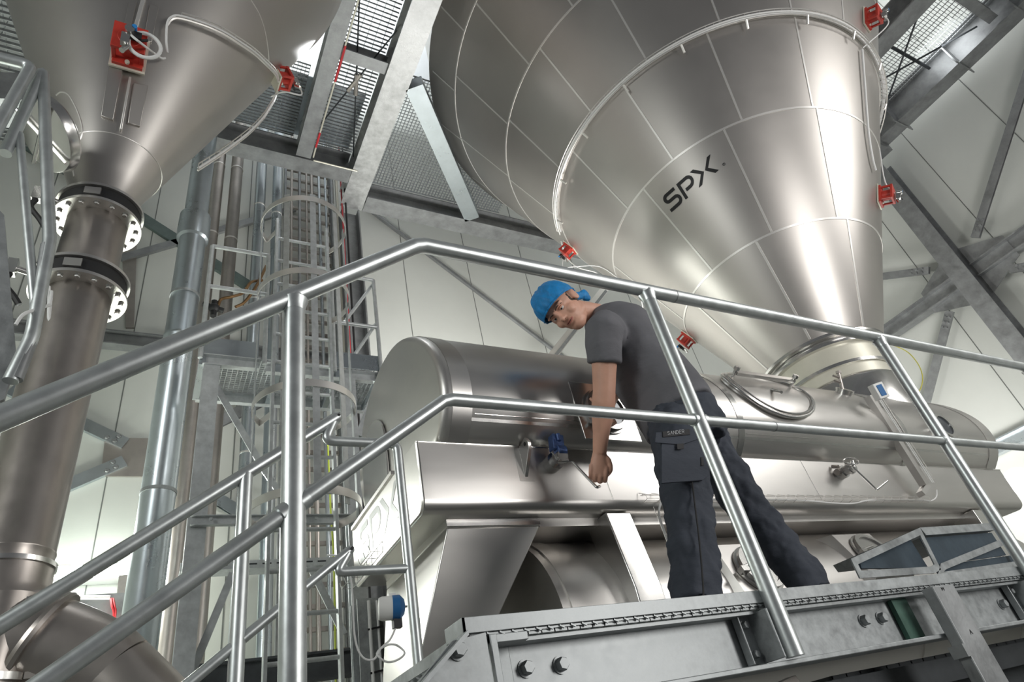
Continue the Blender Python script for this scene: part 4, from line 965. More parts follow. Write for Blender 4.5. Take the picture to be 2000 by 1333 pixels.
o = brace(bw(715, 405), bw(1105, 702), 'thin diagonal tie on the white wall above the vessel', m=GALVD, bolts=0, up=(0, 1, 0), wd=.05)
o = thing('wall_strut', at(1072, 700, Y=6.4), 'pale channel strut on the white wall behind the worker\'s head', 'strut'); MB().ibeam(at(1060, 720, Y=6.5), at(1180, 566, Y=6.5), .10, .14, .008, .01, (0, 1, 0), 'U').build('channel', SEAM, o, smooth=0)
MB().ibeam(at(1064, 722, Y=6.44), at(1184, 568, Y=6.44), .01, .05, .01, .01, (0, 1, 0), 'B').build('groove', GALVD, o)
# wall lamps
o = thing('wall_lamp', (-.9, 7.0, 2.42), 'glowing fluorescent wall lamp behind the pipes at the lower left', 'lamp')
a_, c_ = at(40, 1122, Y=6.98), at(290, 1108, Y=6.98); zl = (a_.z + c_.z) / 2 - .02
MB().cyl((a_.x, 6.95, zl), (c_.x - .1, 6.95, zl), .055, 20).build('tube', LAMP, o); MB().bounds((a_.x, 6.98, zl - .05), (c_.x - .1, 7.19, zl + .05)).build('housing', WHITE, o)
lp0 = at(1992, 940, Y=3.6)
o = thing('spot_lamp', lp0, 'round lamp shining at the right edge beside the end of the vessel', 'lamp')
dL = Vector((-1, -.35, -.15)).normalized()
b = MB(); b.lathe([(.10, -.35), (.16, -.30), (.17, 0), (.155, .0), (.15, -.03), (.02, -.04)], lp0, dL, 32); b.build('housing', WHITE, o)
MB().cyl(lp0 + dL * -.03, lp0 + dL * -.01, .14, 28).build('lens', mat('lamp_lens', (1, 1, 1), 0, .4, emit=((1, 1, 1), 6)), o)
o = thing('junction_box', at(150, 1185, Y=6.6), 'grey switch box with two red wires low on the back wall', 'box')
q = at(165, 1205, Y=7.0); MB().box(q, (.62, .40, .26)).build('box_body', GALVD, o); q2 = at(215, 1168, Y=6.8); MB().tube([at(110, 1168, Y=6.8), q2], .018, 10).build('conduit', WHITEC, o)
b = MB(); b.tube(spline([at(217, 1170, Y=6.75), at(219, 1185, Y=6.7), at(222, 1195, Y=6.7), at(222, 1212, Y=6.75)]), .009, 6); b.build('red_wire', REDC, o)
b = MB(); b.tube(spline([at(221, 1170, Y=6.75), at(224, 1185, Y=6.7), at(226, 1195, Y=6.7), at(224, 1212, Y=6.75)]), .009, 6); b.build('red_wire', REDC, o)
MB().ibeam(at(236, 1225, Y=6.85), at(247, 1125, Y=6.85), .06, .12, .01, .01, (0, 1, 0), 'U').build('side_bracket', PIPEB, o)

# ================================================================== pipes, ladder and service tower
g = thing('round_duct', (.03, 5.5, -3), 'large blue-grey galvanised duct rising left of the service tower', 'duct')
pA = at(318, 900, Y=5.5); dxx = pA.x
MB().lathe([(.130, -3.2), (.130, 4.02), (.138, 4.03), (.138, 4.06), (.130, 4.07), (.130, 5.35), (.155, 5.37), (.160, 5.50), (.155, 5.72), (.118, 5.76), (.118, 9.0)], (dxx, 5.5, 0), (0, 0, 1), 48).build('duct', GALVB, g)
for z in (1.15, 2.45, 4.55): b = MB(); b.lathe([(.13, z), (.136, z), (.136, z + .03), (.13, z + .03)], (dxx, 5.5, 0), (0, 0, 1), 48); b.build('clamp_ring', GALV, g)
def vpipe(px, py, Y, r, m, label, z0=-3.2, z1=9.5, cat='pipe', rings=(), name='service_pipe'):
    p = at(px, py, Y=Y); g_ = thing(name, (p.x, Y, z0), label, cat)
    MB().cyl((p.x, Y, z0), (p.x, Y, z1), r, 24).build('tube', m, g_)
    for z in rings: MB().cyl((p.x, Y, z), (p.x, Y, z + .02), r * 1.06, 24).build('joint_ring', SEAM, g_)
    return g_
_o = vpipe(428, 330, 6.6, .075, PIPEB, 'brown-grey vertical pipe nearest the blue-grey duct', rings=(6.6, 4.9, 8.0))
vpipe(463, 330, 6.6, .080, PIPEB, 'second brown-grey vertical pipe from the duct', rings=(6.55, 4.8, 8.0))
vpipe(511, 330, 6.4, .072, GALVB, 'blue-grey vertical pipe left of the ladder cage', rings=(7.1, 5.4, 3.3))
vpipe(543, 330, 6.4, .068, GALVB, 'blue-grey vertical pipe just inside the ladder cage on its left', rings=(7.0, 5.2, 3.2))
for px, r, m, lab in ((570, .020, PIPEB, 'thin brown conduit, first of the small ones behind the cage'), (585, .022, GALVD, 'thin grey conduit second from the left behind the cage'), (598, .016, PIPEB, 'very thin brown conduit behind the cage centre'),
                      (608, .026, PIPEB, 'brown conduit left of the ladder axis'), (622, .022, GALVB, 'blue-grey conduit near the ladder axis'), (634, .018, GALVB, 'thin blue-grey conduit right of the ladder axis'), (646, .030, GALVD, 'grey channel rail right behind the ladder'), (655, .022, CREAM, 'cream conduit beside the red cable')):
    vpipe(px, 330, 6.75, r, m, lab, cat='conduit', name='conduit')
vpipe(664, 330, 6.45, .012, REDC, 'bright red cable rising beside the steel column', cat='cable', name='red_cable')
vpipe(671, 330, 6.42, .014, BLACK, 'black cable rising beside the red one', cat='cable', name='black_cable')
# cable ladders on the wall behind
g = thing('cable_ladder', (1.6, 6.9, -3), 'tall cable ladder with close rungs on the back wall behind the caged ladder', 'cable ladder')
xA, xB = at(560, 330, Y=6.9).x, at(640, 330, Y=6.9).x
b = MB(); b.bounds((xA - .03, 6.88, -3.2), (xA, 6.94, 9.3)); b.build('side_rail', GALVD, g); b = MB(); b.bounds((xB, 6.88, -3.2), (xB + .03, 6.94, 9.3)); b.build('side_rail', GALVD, g)
for i in range(56):
    z = -3 + i * .22; MB().bounds((xA, 6.885, z), (xB, 6.925, z + .045)).build('rung', PIPEB, g)
# caged ladder
LXc, LY = .93, 4.40; g = thing('caged_ladder', (LXc, LY, -3.2), 'galvanised ladder with round safety cage hoops left of the vessel', 'ladder')
for x in (.70, 1.16): MB().bounds((x - .012, LY - .03, -3.2), (x + .012, LY + .03, 4.75)).build('side_rail', GALVL, g, bevel=.003)
for i in range(28):
    z = -3.05 + i * .28
    MB().cyl((.70, LY, z), (1.16, LY, z), .015, 10).build('rung', GALVL, g)
for z in (4.60, 3.72, 2.62, 1.80):
    c = Vector((.925, LY - .10, z)); r = .375
    pts = [Vector((.70, LY, z))] + [c + Vector((r * cos(a), r * sin(a), 0)) for a in [radians(140 + 260 * i / 40) for i in range(41)]] + [Vector((1.16, LY, z))]
    b = MB(); up_ = Vector((0, 0, .030)); W = []
    b.rings([[p - up_, p + up_, p + up_ + (p - c).normalized() * .006, p - up_ + (p - c).normalized() * .006] for p in pts])
    b.build('cage_hoop', SEAM, g, smooth=30)
for a in (180, 235, 270, 305, 0):
    c = Vector((.925, LY - .10, 0)); e = Vector((cos(radians(a)), sin(radians(a)), 0)); q = c + e * .366
    M = rotto(e, (0, 0, 1)); b = MB(); b.box((q.x, q.y, 3.2), (2.95, .05, .006), M); b.build('cage_strap', GALVL, g)
g_lad = g
# service tower: columns, landing, handrails
PZ = 3.20; PY0, PY1 = 4.60, 5.15; PX0, PX1 = .20, 1.66
g = thing('tower_landing', (PX0, PY0, PZ), 'small mesh landing with handrails halfway up beside the caged ladder', 'landing')
b = MB(); b.ibeam((PX0, PY0, PZ), (.62, PY0, PZ), .10, .05, .006, .008, (0, 0, 1), 'U'); b.build('edge_channel', GALVL, g, smooth=0)
b = MB(); b.ibeam((.68, PY0 + .03, PZ), (PX1, PY0 + .03, PZ), .10, .05, .006, .008, (0, 0, 1), 'U'); b.build('edge_channel', GALVL, g, smooth=0)
MB().ibeam((PX0, PY1, PZ), (PX1, PY1, PZ), .10, .05, .006, .008, (0, 0, 1), 'U').build('edge_channel', GALVL, g, smooth=0)
for x in (PX0, .78, 1.28, PX1): MB().ibeam((x, PY0, PZ - .01), (x, PY1, PZ - .01), .07, .05, .006, .008, (0, 0, 1), 'B').build('cross_member', GALVB, g, smooth=0)
b = MB()
for i in range(37): x = PX0 + i * .04; b.bounds((x, PY0, PZ + .045), (x + .004, PY1, PZ + .07))
for i in range(19): y = PY0 + i * .03; b.bounds((PX0, y, PZ + .055), (PX1, y + .003, PZ + .07))
b.build('mesh_floor', GALVL, g, smooth=0)
MB().bounds((PX0, PY0 - .01, PZ + .06), (.60, PY0, PZ + .22)).build('toe_board', GALVB, g); MB().bounds((1.24, PY0 - .01, PZ + .06), (PX1, PY0, PZ + .22)).build('toe_board', GALVB, g)
HX = .14
for x in (HX + .04, .66): MB().cyl((x, PY0 - .02, PZ), (x, PY0 - .02, PZ + 1.24), .019, 14).build('handrail_post', GALVL, g)
for z in (1.24, .76): MB().cyl((HX + .04, PY0 - .02, PZ + z), (.66, PY0 - .02, PZ + z), .019, 14).build('handrail', GALVL, g)
for x in (1.24, PX1): MB().cyl((x, PY0 - .02, PZ), (x, PY0 - .02, PZ + 1.15), .019, 14).build('handrail_post', GALVL, g)
for z in (1.15, .55): MB().cyl((1.24, PY0 - .02, PZ + z), (PX1, PY0 - .02, PZ + z), .019, 14).build('handrail', GALVL, g)
MB().cyl((1.36, PY0 + .02, PZ + .1), (PX1, PY0 + .02, PZ + .62), .016, 10).build('lattice_strut', GALVL, g); MB().cyl((1.36, PY0 + .02, PZ + .6), (PX1, PY0 + .02, PZ + 1.12), .016, 10).build('lattice_strut', GALVL, g)
MB().prism([(PX1 - .05, PY0, PZ - .05), (PX1, PY0, PZ - .05), (1.45, PY0, PZ - .62), (1.40, PY0, PZ - .6)], (0, .05, 0)).build('support_strut', GALVL, g)
def col(x, label, wd=.12):
    o = thing('tower_column', (x, PY0 + .02, -3.2), label, 'column'); MB().ibeam((x, PY0 + .03, -3.2), (x, PY0 + .03, PZ - .05), .08, wd, .008, .008, (0, 1, 0), 'U').build('channel', GALVL, o, smooth=0); return o
col(.27, 'galvanised channel column at the left side of the service tower')
col(1.36, 'galvanised channel column right of the caged ladder, partly behind the vessel')
def flat(px, wd, label, Y=PY0 + .07):
    pts = [at(x, y, Y=Y) for x, y in px]; o = thing('tower_brace', pts[0], label, 'brace'); MB().ibeam(pts[0], pts[1], .012, wd, .01, .01, (0, 1, 0), 'B').build('flat_bar', GALVL, o, smooth=0)
flat([(412, 738), (520, 925)], .05, 'flat diagonal bar falling right from the top of the left tower column')
flat([(520, 925), (598, 1040)], .045, 'flat diagonal bar continuing down behind the foreground post')
flat([(372, 1320), (455, 1120)], .05, 'flat diagonal bar at the lower left of the tower')
flat([(605, 1105), (672, 1240)], .05, 'flat diagonal bar behind the lower ladder rungs')
o = thing('tower_crossbar', (.3, 4.55, 1.95), 'horizontal channel bar across the tower at the height of the stair rail', 'crossbar')
q = at(372, 1018, Y=4.56); MB().ibeam((q.x, 4.56, q.z), (1.5, 4.56, q.z), .07, .04, .006, .006, (0, 0, 1), 'U').build('channel', GALVL, o, smooth=0)
for x in (.35, 1.05, 1.30): MB().bolt((x, 4.537, q.z), (0, -1, 0), .011, .008).build('bolt', GALVL, o)
q = at(500, 1113, Y=4.75)
o = thing('cable_tray', (.3, 4.75, q.z), 'perforated cable tray lying level across the tower near the bottom', 'cable tray')
MB().bounds((.20, 4.70, q.z - .005), (1.6, 4.85, q.z)).bounds((.20, 4.70, q.z), (1.6, 4.705, q.z + .05)).build('tray', GALVL, o, smooth=0)
for i in range(14): MB().bounds((.24 + i * .095, 4.698, q.z + .018), (.30 + i * .095, 4.6995, q.z + .028)).build('slot', DARK, o, smooth=0)
o = beam('wall_rail', (-.6, 6.1, 1.15), (2.5, 6.1, 1.15), .22, .12, 'dark horizontal channel behind the lower part of the ladder', m=DARK)
tag(MB().tube(spline([at(640, 860, Y=6.3), at(646, 1000, Y=6.3), at(652, 1100, Y=6.3), at(656, 1333, Y=6.3)]), .009, 6).build('green_cable', mat('green_yellow_cable', (.40, .48, .06), 0, .5), None), 'green and yellow earth cable hanging behind the ladder rungs', 'cable')
MB().tube(spline([at(611, 640, Y=6.86), at(613, 860, Y=6.86), at(618, 1000, Y=6.86), at(625, 1100, Y=6.86)]), .007, 6).build('white_cable', WHITEC, bpy.data.objects['cable_ladder'])
# tap fitting with bent copper-like tubes
o = thing('valve_cluster', at(420, 600, Y=6.2), 'brown valve cluster with bent tubes left of the ladder', 'valve')
c = at(418, 602, Y=6.2); b = MB(); b.sphere(c, .06).cyl(c + Vector((-.12, 0, .04)), c + Vector((.1, 0, -.02)), .03, 10).cyl(c + Vector((.0, 0, -.12)), c + Vector((.0, 0, .1)), .035, 10); b.build('valve_body', BLACK, o)
b = MB(); b.tube(spline([at(425, 600, Y=6.2), at(432, 585, Y=6.2), at(452, 580, Y=6.15), at(475, 572, Y=6.2), at(490, 552, Y=6.2), at(512, 548, Y=6.3)]), .018, 8); b.build('bent_tube', BRASS, o)
b = MB(); b.tube(spline([at(460, 600, Y=6.2), at(478, 590, Y=6.2), at(500, 560, Y=6.2), at(520, 520, Y=6.3)]), .018, 8); b.build('bent_tube', BRASS, o)
# grey column and cables under the near end of the vessel
g = thing('support_column', (1.2, 3.5, -3.2), 'grey steel column with strapped cables under the near end of the vessel', 'column')
q = at(712, 1200, Y=3.75); MB().ibeam((q.x, 3.75, -3.2), (q.x, 3.75, 1.02), .14, .12, .008, .01, (0, 1, 0), 'U').build('channel', GALV, g, smooth=0)
b = MB(); b.tube([(q.x + .0, 3.66, -2), (q.x + .0, 3.66, 1.0)], .010, 8); b.build('grey_cable', WHITEC, g)
b = MB(); b.tube([(q.x + .05, 3.67, -2), (q.x + .05, 3.67, 1.0)], .007, 8); b.build('grey_cable', WHITEC, g)
for k in range(5): MB().box((q.x + .03, 3.655, .85 - k * .22), (.09, .006, .01), Matrix.Rotation(-.12, 3, 'Y')).build('cable_tie', BLACK, g)
t = MB().bounds((1.22, 3.45, -3.2), (1.52, 3.85, .98)).build('concrete_pier', mat('grey_concrete', (.26, .26, .25), 0, .7, .2, 30, .12, 6), None, bevel=.01); tag(t, 'grey concrete pier behind the hopper under the vessel end', 'pier')

# ================================================================== upper left stair with rails
g = thing('upper_left_railing', (-.75, 2.2, 1.5), 'galvanised handrails and posts crowding the upper left corner', 'railing')
YU = 2.2
def ul(px): return [at(x, y, Y=YU) for x, y in px]
MB().tube(fillet(ul([(-60, 98), (62, 128), (-45, 320)]), .04), .0245, 18).build('top_rail', TUBE, g)
YU = 2.25
MB().tube(fillet(ul([(10, 300), (84, 139), (97, 470), (62, 660), (20, 745)]), .03), .0235, 18).build('hand_rail', TUBE, g)
MB().tube(ul([(38, 262), (56, 467), (72, 640)]), .016, 14).build('post', TUBE, g)
MB().tube(ul([(92, 480), (62, 660), (30, 742)]), .022, 14).build('brace_tube', GALVD, g)
g2 = thing('upper_left_stringer', at(10, 560, Y=2.3), 'steel plate stringer with cables along the left picture edge', 'stringer')
MB().prism([at(-30, 380, Y=2.3), at(8, 420, Y=2.3), at(32, 700, Y=2.3), at(8, 780, Y=2.3), at(-40, 800, Y=2.3)], (0, .02, 0)).build('plate', GALVD, g2)
MB().tube(spline([at(30, 635, Y=2.2), at(45, 615, Y=2.2), at(70, 605, Y=2.25), at(98, 596, Y=2.4)]), .006, 8).build('white_cable', WHITEC, g2)
MB().tube(spline([at(97, 596, Y=2.6), at(101, 570, Y=2.7), at(95, 625, Y=2.7), at(96, 560, Y=2.7)]), .006, 8).build('white_cable', WHITEC, g2)
grating('upper_grating', -3.4, -1.35, 2.9, 5.2, 5.95, .035, .055, .3, GALV, 'dark grating floor seen past the left tank at the upper left corner', along='X', th=.008)
t = MB().prism([at(-40, 140, Y=3.2), at(40, 142, Y=3.2), at(55, 195, Y=3.2), at(-40, 190, Y=3.2)], (0, .3, .1)).build('landing_plate', GALVD, None); tag(t, 'dark landing plate behind the handrail at the upper left corner', 'plate')
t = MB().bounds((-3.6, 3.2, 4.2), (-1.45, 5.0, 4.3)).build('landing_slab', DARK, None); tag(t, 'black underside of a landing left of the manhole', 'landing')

# ================================================================== the worker
SKIN = mat('skin', (.72, .40, .29), 0, .5, .08, 60, .06, 14)
SHIRT = mat('dark_grey_shirt', (.17, .17, .185), 0, .85, .35, 9, .06, 4, stretch=(1, 1, 2.2), dist=.02, spec=.2)
TROUS = mat('slate_work_trousers', (.058, .066, .084), 0, .8, .5, 12, .10, 5, stretch=(.7, .7, 1.6), dist=.02, spec=.25)
CAP = mat('blue_hair_net', (.01, .23, .56), 0, .6, .6, 40, .22, 30, stretch=(1, 2.0, 1), dist=.006)
HAIR = mat('dark_hair', (.05, .035, .025), 0, .7)
LIP = mat('lip', (.48, .17, .13), 0, .5)
EYEW = mat('eye_white', (.62, .60, .58), 0, .3)
PATCH = mat('black_patch', (.012, .012, .014), 0, .7)
KS = 1.07
def pj(px, py, Y): return at(px, py, Y=Y * KS)
hip = pj(1340, 835, 1.72)
def ell_loft(mb, pts, rad, hint, n=20):
    """closed tube through pts; rad = (a, b) per point, a across the hint direction, b along it"""
    pts = [Vector(p) for p in pts]; m = len(pts); R = []
    for i in range(m):
        t = (pts[min(i + 1, m - 1)] - pts[max(i - 1, 0)]).normalized()
        h = Vector(hint[i] if isinstance(hint, list) else hint); h = (h - t * h.dot(t)).normalized(); s = t.cross(h)
        a, b = rad[i] if isinstance(rad[i], (tuple, list)) else (rad[i], rad[i])
        R.append([pts[i] + s * a * cos(2 * pi * j / n) + h * b * sin(2 * pi * j / n) for j in range(n)])
    mb.rings(R, True, True)
def remesh(o, vox, sm=4, sub=0):
    md = o.modifiers.new('remesh', 'REMESH'); md.mode = 'VOXEL'; md.voxel_size = vox; md.use_smooth_shade = True
    if sm: s = o.modifiers.new('smooth', 'SMOOTH'); s.factor = .5; s.iterations = sm
    return o
# joints
Ls, Le, Lw, Lk0 = pj(1180, 652, 1.68), pj(1180, 772, 1.80), pj(1171, 885, 1.95), pj(1168, 922, 1.98)
Rs = pj(1170, 640, 2.02); Rh = Vector((at(1184, 812, Y=2.16).x, 2.16, at(1184, 812, Y=2.16).z))
neck = pj(1163, 615, 1.86); headc = pj(1102, 604, 1.84)
chest = pj(1236, 690, 1.80); waist = pj(1300, 775, 1.76); pelv = pj(1345, 845, 1.72)
Lhip, Lkn, Lan = pj(1325, 860, 1.63), pj(1345, 1010, 1.60), pj(1362, 1172, 1.56)
Rhip, Rkn, Ran = pj(1375, 860, 1.82), pj(1465, 1000, 1.76), pj(1585, 1150, 1.66)
g = thing('person', (Lan.x + .2, 1.75, .29), 'person in blue hair net, grey T-shirt and slate work trousers leaning over the vessel', 'person')
fwd = Vector((-1, .1, -.1)).normalized()
# skin body (one continuous surface): torso core, neck, head, arms and hands
b = MB()
spine_t = (neck - chest).normalized()
ell_loft(b, [pelv, waist, chest, neck.lerp(chest, .25)], [(.12, .10), (.12, .095), (.14, .11), (.10, .07)], (0, 1, 0))
ell_loft(b, [neck.lerp(chest, .2), neck, neck.lerp(headc, .55), headc], [(.075, .07), (.062, .062), (.058, .060), (.06, .06)], (0, 1, 0))
# ---- head frame: up axis points to the crown (left in the picture), face looks to the camera and down-left
view = headc.normalized()
imR = RM @ Vector((1, 0, 0)); imD = RM @ Vector((0, 1, 0))
def perpv(v): return (v - view * v.dot(view)).normalized()
ix, iy = perpv(imR), perpv(imD)
crown_im = Vector((1065, 578)) - Vector((1118, 645))                    # image direction chin -> crown
crown_im = (Vector((-.87, -.49))).normalized()
hu = (ix * crown_im.x + iy * crown_im.y)                                   # crown direction
face_im = Vector((-.49, .87)).normalized()                                # across the face toward its far cheek side
hs = (ix * face_im.x + iy * face_im.y)                                    # image direction perpendicular to hu, to lower left
# face normal: toward the camera with a turn toward lower left
hf = (-view * .91 + hs * .40).normalized(); hu = (hu - hf * hu.dot(hf)).normalized(); hr = hu.cross(hf).normalized()
HM = Matrix((hr, hf, hu)).transposed()                                     # local x = the head's side, y = face forward, z = crown
HS = 1.14
def H(x, y, z): return headc + HM @ (Vector((x, y, z)) * HS)
def hell(mb, c, r, seg=28, rot=None):
    M = Matrix.Translation(H(*c)) @ HM.to_4x4() @ (rot.to_4x4() if rot is not None else Matrix.Identity(4)) @ Matrix.Diagonal((r[0] * HS, r[1] * HS, r[2] * HS, 1))
    bmesh.ops.create_uvsphere(mb.bm, u_segments=seg, v_segments=seg // 2, radius=1, matrix=M)
hell(b, (0, -.012, .035), (.076, .096, .094)); hell(b, (0, .010, -.025), (.064, .078, .085)); hell(b, (0, .040, -.078), (.040, .042, .035)); hell(b, (0, .022, -.062), (.056, .052, .038))
for s in (-1, 1):
    hell(b, (s * .038, .050, -.022), (.026, .028, .026)); hell(b, (s * .030, .070, .034), (.028, .016, .010)); hell(b, (s * .030, .0, -.06), (.032, .05, .03))
    rt = Matrix.Rotation(s * .35, 3, 'Z'); hell(b, (s * .080, -.008, .0), (.008, .019, .033), 16, rt); hell(b, (s * .084, -.014, .012), (.007, .015, .018), 16, rt)
# nose
hell(b, (0, .088, .008), (.010, .014, .030), 16); hell(b, (0, .100, -.014), (.012, .013, .012), 16); hell(b, (-.010, .090, -.018), (.008, .010, .008), 12); hell(b, (.010, .090, -.018), (.008, .010, .008), 12)
hell(b, (0, .078, -.048), (.024, .012, .010), 16)
# arms
def arm(mb, s_, e_, w_, k=1.0, hint=(1, 0, 0)):
    d1 = (e_ - s_); d2 = (w_ - e_)
    P = [s_ - d1 * .12, s_, s_ + d1 * .3, s_ + d1 * .65, e_ - d1 * .06, e_ + d2 * .12, e_ + d2 * .32, e_ + d2 * .65, w_]
    ell_loft(mb, P, [(.045 * k, .045 * k), (.060 * k, .058 * k), (.057 * k, .055 * k), (.050 * k, .048 * k), (.046 * k, .045 * k), (.047 * k, .048 * k), (.046 * k, .045 * k), (.036 * k, .033 * k), (.031 * k, .026 * k)], hint)
arm(b, Ls, Le, Lw, 1.14)
Re = Rs.lerp(Rh, .5) + Vector((.05, .0, -.10))
arm(b, Rs, Re, Rh - (Rh - Re).normalized() * .05, .95)
ell_loft(b, [Ls, chest + Vector((0, 0, .06)), Rs], [(.04, .04), (.075, .07), (.04, .04)], (0, 0, 1))
# ---- left hand: a loose fist around the lever end; frame from the wrist
hd = (Lk0 - Lw).normalized()
pxr = perpv(imR)                                                         # picture right
hx = (pxr - hd * pxr.dot(hd)).normalized(); hy = hd.cross(hx).normalized()  # hx = thumb side, hy toward/away from the camera
if hy.dot(view) > 0: hy = -hy                                            # hy points to the camera: back of the hand
def K(x, y, z): return Lw + (hx * x + hy * y + hd * z) * 1.12
ell_loft(b, [K(0, 0, -.03), K(0, 0, .0), K(.0, .0, .03), K(.002, .0, .06), K(.0, -.002, .088), K(.0, -.004, .096)], [(.030, .027), (.031, .026), (.037, .024), (.041, .022), (.041, .020), (.036, .014)], hy)
b.build('tmp', SKIN, g)
tmp = bpy.data.objects['tmp']
# fingers are separate chains rooted in the palm; they join the body mesh and the remesh fuses them at the roots only
fb = bmesh.new(); fb.from_mesh(tmp.data); bpy.data.objects.remove(tmp)
b = MB(); b.bm.free(); b.bm = fb
for i, (x, L, z0) in enumerate(((.031, .036, .084), (.011, .041, .090), (-.010, .038, .088), (-.029, .030, .080))):
    r = (.0108, .0110, .0104, .0094)[i]
    P = [K(x, .004, z0 - .030), K(x, .006, z0), K(x + .001, -.004, z0 + .018), K(x + .001, -.024, z0 + .022), K(x + .001, -.040, z0 + .006), K(x + .002, -.038, z0 - .016)]
    b.tube(spline(P, 3), [r * 1.12] * 5 + [r] * 6 + [r * .92] * 5, 12)
    b.sphere(K(x + .002, -.038, z0 - .017), r * .92)
b.tube(spline([K(.016, -.004, .010), K(.038, -.002, .030), K(.047, -.002, .054), K(.044, -.008, .074), K(.028, -.022, .090)], 3), [.016] * 4 + [.0135] * 5 + [.0115] * 4, 12)
b.sphere(K(.028, -.022, .090), .0112)
# right hand resting flat on the vessel, fingers up
rd = Vector((-.25, .0, 1)).normalized(); rx = Vector((-1, .0, -.2)).normalized(); ry = Vector((0, -1, 0))
def KR(x, y, z): return Rh + rx * x + ry * y + rd * z
ell_loft(b, [KR(0, .01, -.06), KR(0, .006, -.02), KR(0, .0, .03), KR(0, .0, .05)], [(.026, .022), (.034, .018), (.040, .015), (.036, .012)], ry)
for x, L in ((.032, .060), (.011, .070), (-.010, .066), (-.030, .050)):
    b.tube(spline([KR(x * .9, .004, .03), KR(x, .006, .05), KR(x * 1.1, .004, .05 + L * .5), KR(x * 1.15, -.006, .05 + L)], 2), .009, 10)
b.tube(spline([KR(.02, .004, -.02), KR(.045, .006, .005), KR(.060, .0, .03)], 2), .0105, 10)
body = b.build('body', SKIN, g); remesh(body, .0042, 3)
# nails of the left thumb
# ---- face details
def feat(name, m, parent, fn, sm=60):
    q = MB(); fn(q); return q.build(name, m, parent, smooth=sm)
for s in (-1, 1):
    e = feat('eye', EYEW, body, lambda q: hell(q, (s * .029, .0685, .012), (.0125, .0115, .0085), 16))
    feat('iris', BLACK, e, lambda q: hell(q, (s * .029 + .001, .0785, .0115), (.0048, .0025, .0048), 12))
    feat('eyelid', SKIN, e, lambda q: hell(q, (s * .029, .069, .0175), (.0145, .0128, .0065), 16))
    def brow(q):
        P = [H(s * .012, .089, .029), H(s * .026, .088, .033), H(s * .042, .078, .030), H(s * .050, .068, .024)]; q.tube(spline(P, 3), [.0018] + [.0030] * 8 + [.0014], 8)
    feat('eyebrow', HAIR, body, brow)
    feat('nostril', HAIR, body, lambda q: hell(q, (s * .0065, .0985, -.0235), (.0032, .0035, .0022), 8))
def mouth(q):
    for dz, r in ((.0022, .0036), (-.0040, .0042)):
        P = [H(-.023, .0785, -.046 + dz * .2), H(-.012, .0875, -.0465 + dz), H(0, .0895, -.0468 + dz), H(.012, .0875, -.0465 + dz), H(.023, .0785, -.046 + dz * .2)]
        q.tube(spline(P, 4), [.0012] + [r] * 15 + [.0012], 8)
feat('lips', LIP, body, mouth)
def mline(q): q.tube(spline([H(-.023, .081, -.0462), H(-.010, .0915, -.0472), H(.010, .0915, -.0472), H(.023, .081, -.0462)], 4), .0011, 6)
feat('mouth_line', HAIR, body, mline)
def hairf(q):
    hell(q, (0, -.022, .026), (.079, .094, .086))
hr_ = feat('hair', HAIR, g, hairf); remesh(hr_, .006, 2)
# hair net: wrinkled cap with a gathered band, and the bunch behind the ear
capm = MB(); n_, m_ = 72, 26; R = []
for i in range(m_ + 1):
    t = i / m_; row = []
    for j in range(n_):
        a = 2 * pi * j / n_
        rr = sin(t * pi * .56) ; zz = cos(t * pi * .56)
        wob = 1 + .030 * sin(9 * a + 4 * t) * sin(pi * t) + .018 * sin(17 * a + 9 * t) + .03 * sin(3 * a + 1) * sin(pi * t) + .012 * sin(31 * a) * t
        tilt = -.34
        x = .094 * rr * cos(a) * wob; y = .118 * rr * sin(a) * wob; z = .104 * zz * wob
        z2 = z * cos(tilt) - y * sin(tilt) * -1 * 0 + 0; 
        yy = y * cos(.30) + z * sin(.30) * -1; z3 = y * sin(.30) + z * cos(.30)
        row.append(H(x, yy - .010, z3 + .045))
    R.append(row)
capm.rings(R, True, False)
net = capm.build('hair_net', CAP, g, smooth=80)
sd = net.modifiers.new('thick', 'SOLIDIFY'); sd.thickness = .003
bandP = [R[-1][j] for j in range(n_)]
MB().tube([p for p in bandP], .0045, 8, closed=True).build('elastic_band', CAP, net)
bm_ = MB(); c_ = H(.062, -.112, .000)
ear_s = 1 if (H(.09, 0, 0) - headc).dot(ix) > 0 else -1
bunch = pj(1141, 577, 1.93); q = MB()
q.sphere(bunch, .030, 1.0, .8, 1.1, 24); q.sphere(bunch + Vector((.012, 0, -.014)), .022, 1.2, .9, 1, 16); q.tube([bunch, H(0, -.10, .03)], [.02, .03], 12)
bo = q.build('net_bunch', CAP, net); remesh(bo, .004, 2)
dm = bo.modifiers.new('noise', 'DISPLACE'); tx = bpy.data.textures.new('crumple', 'CLOUDS'); tx.noise_scale = .018; dm.texture = tx; dm.strength = .010
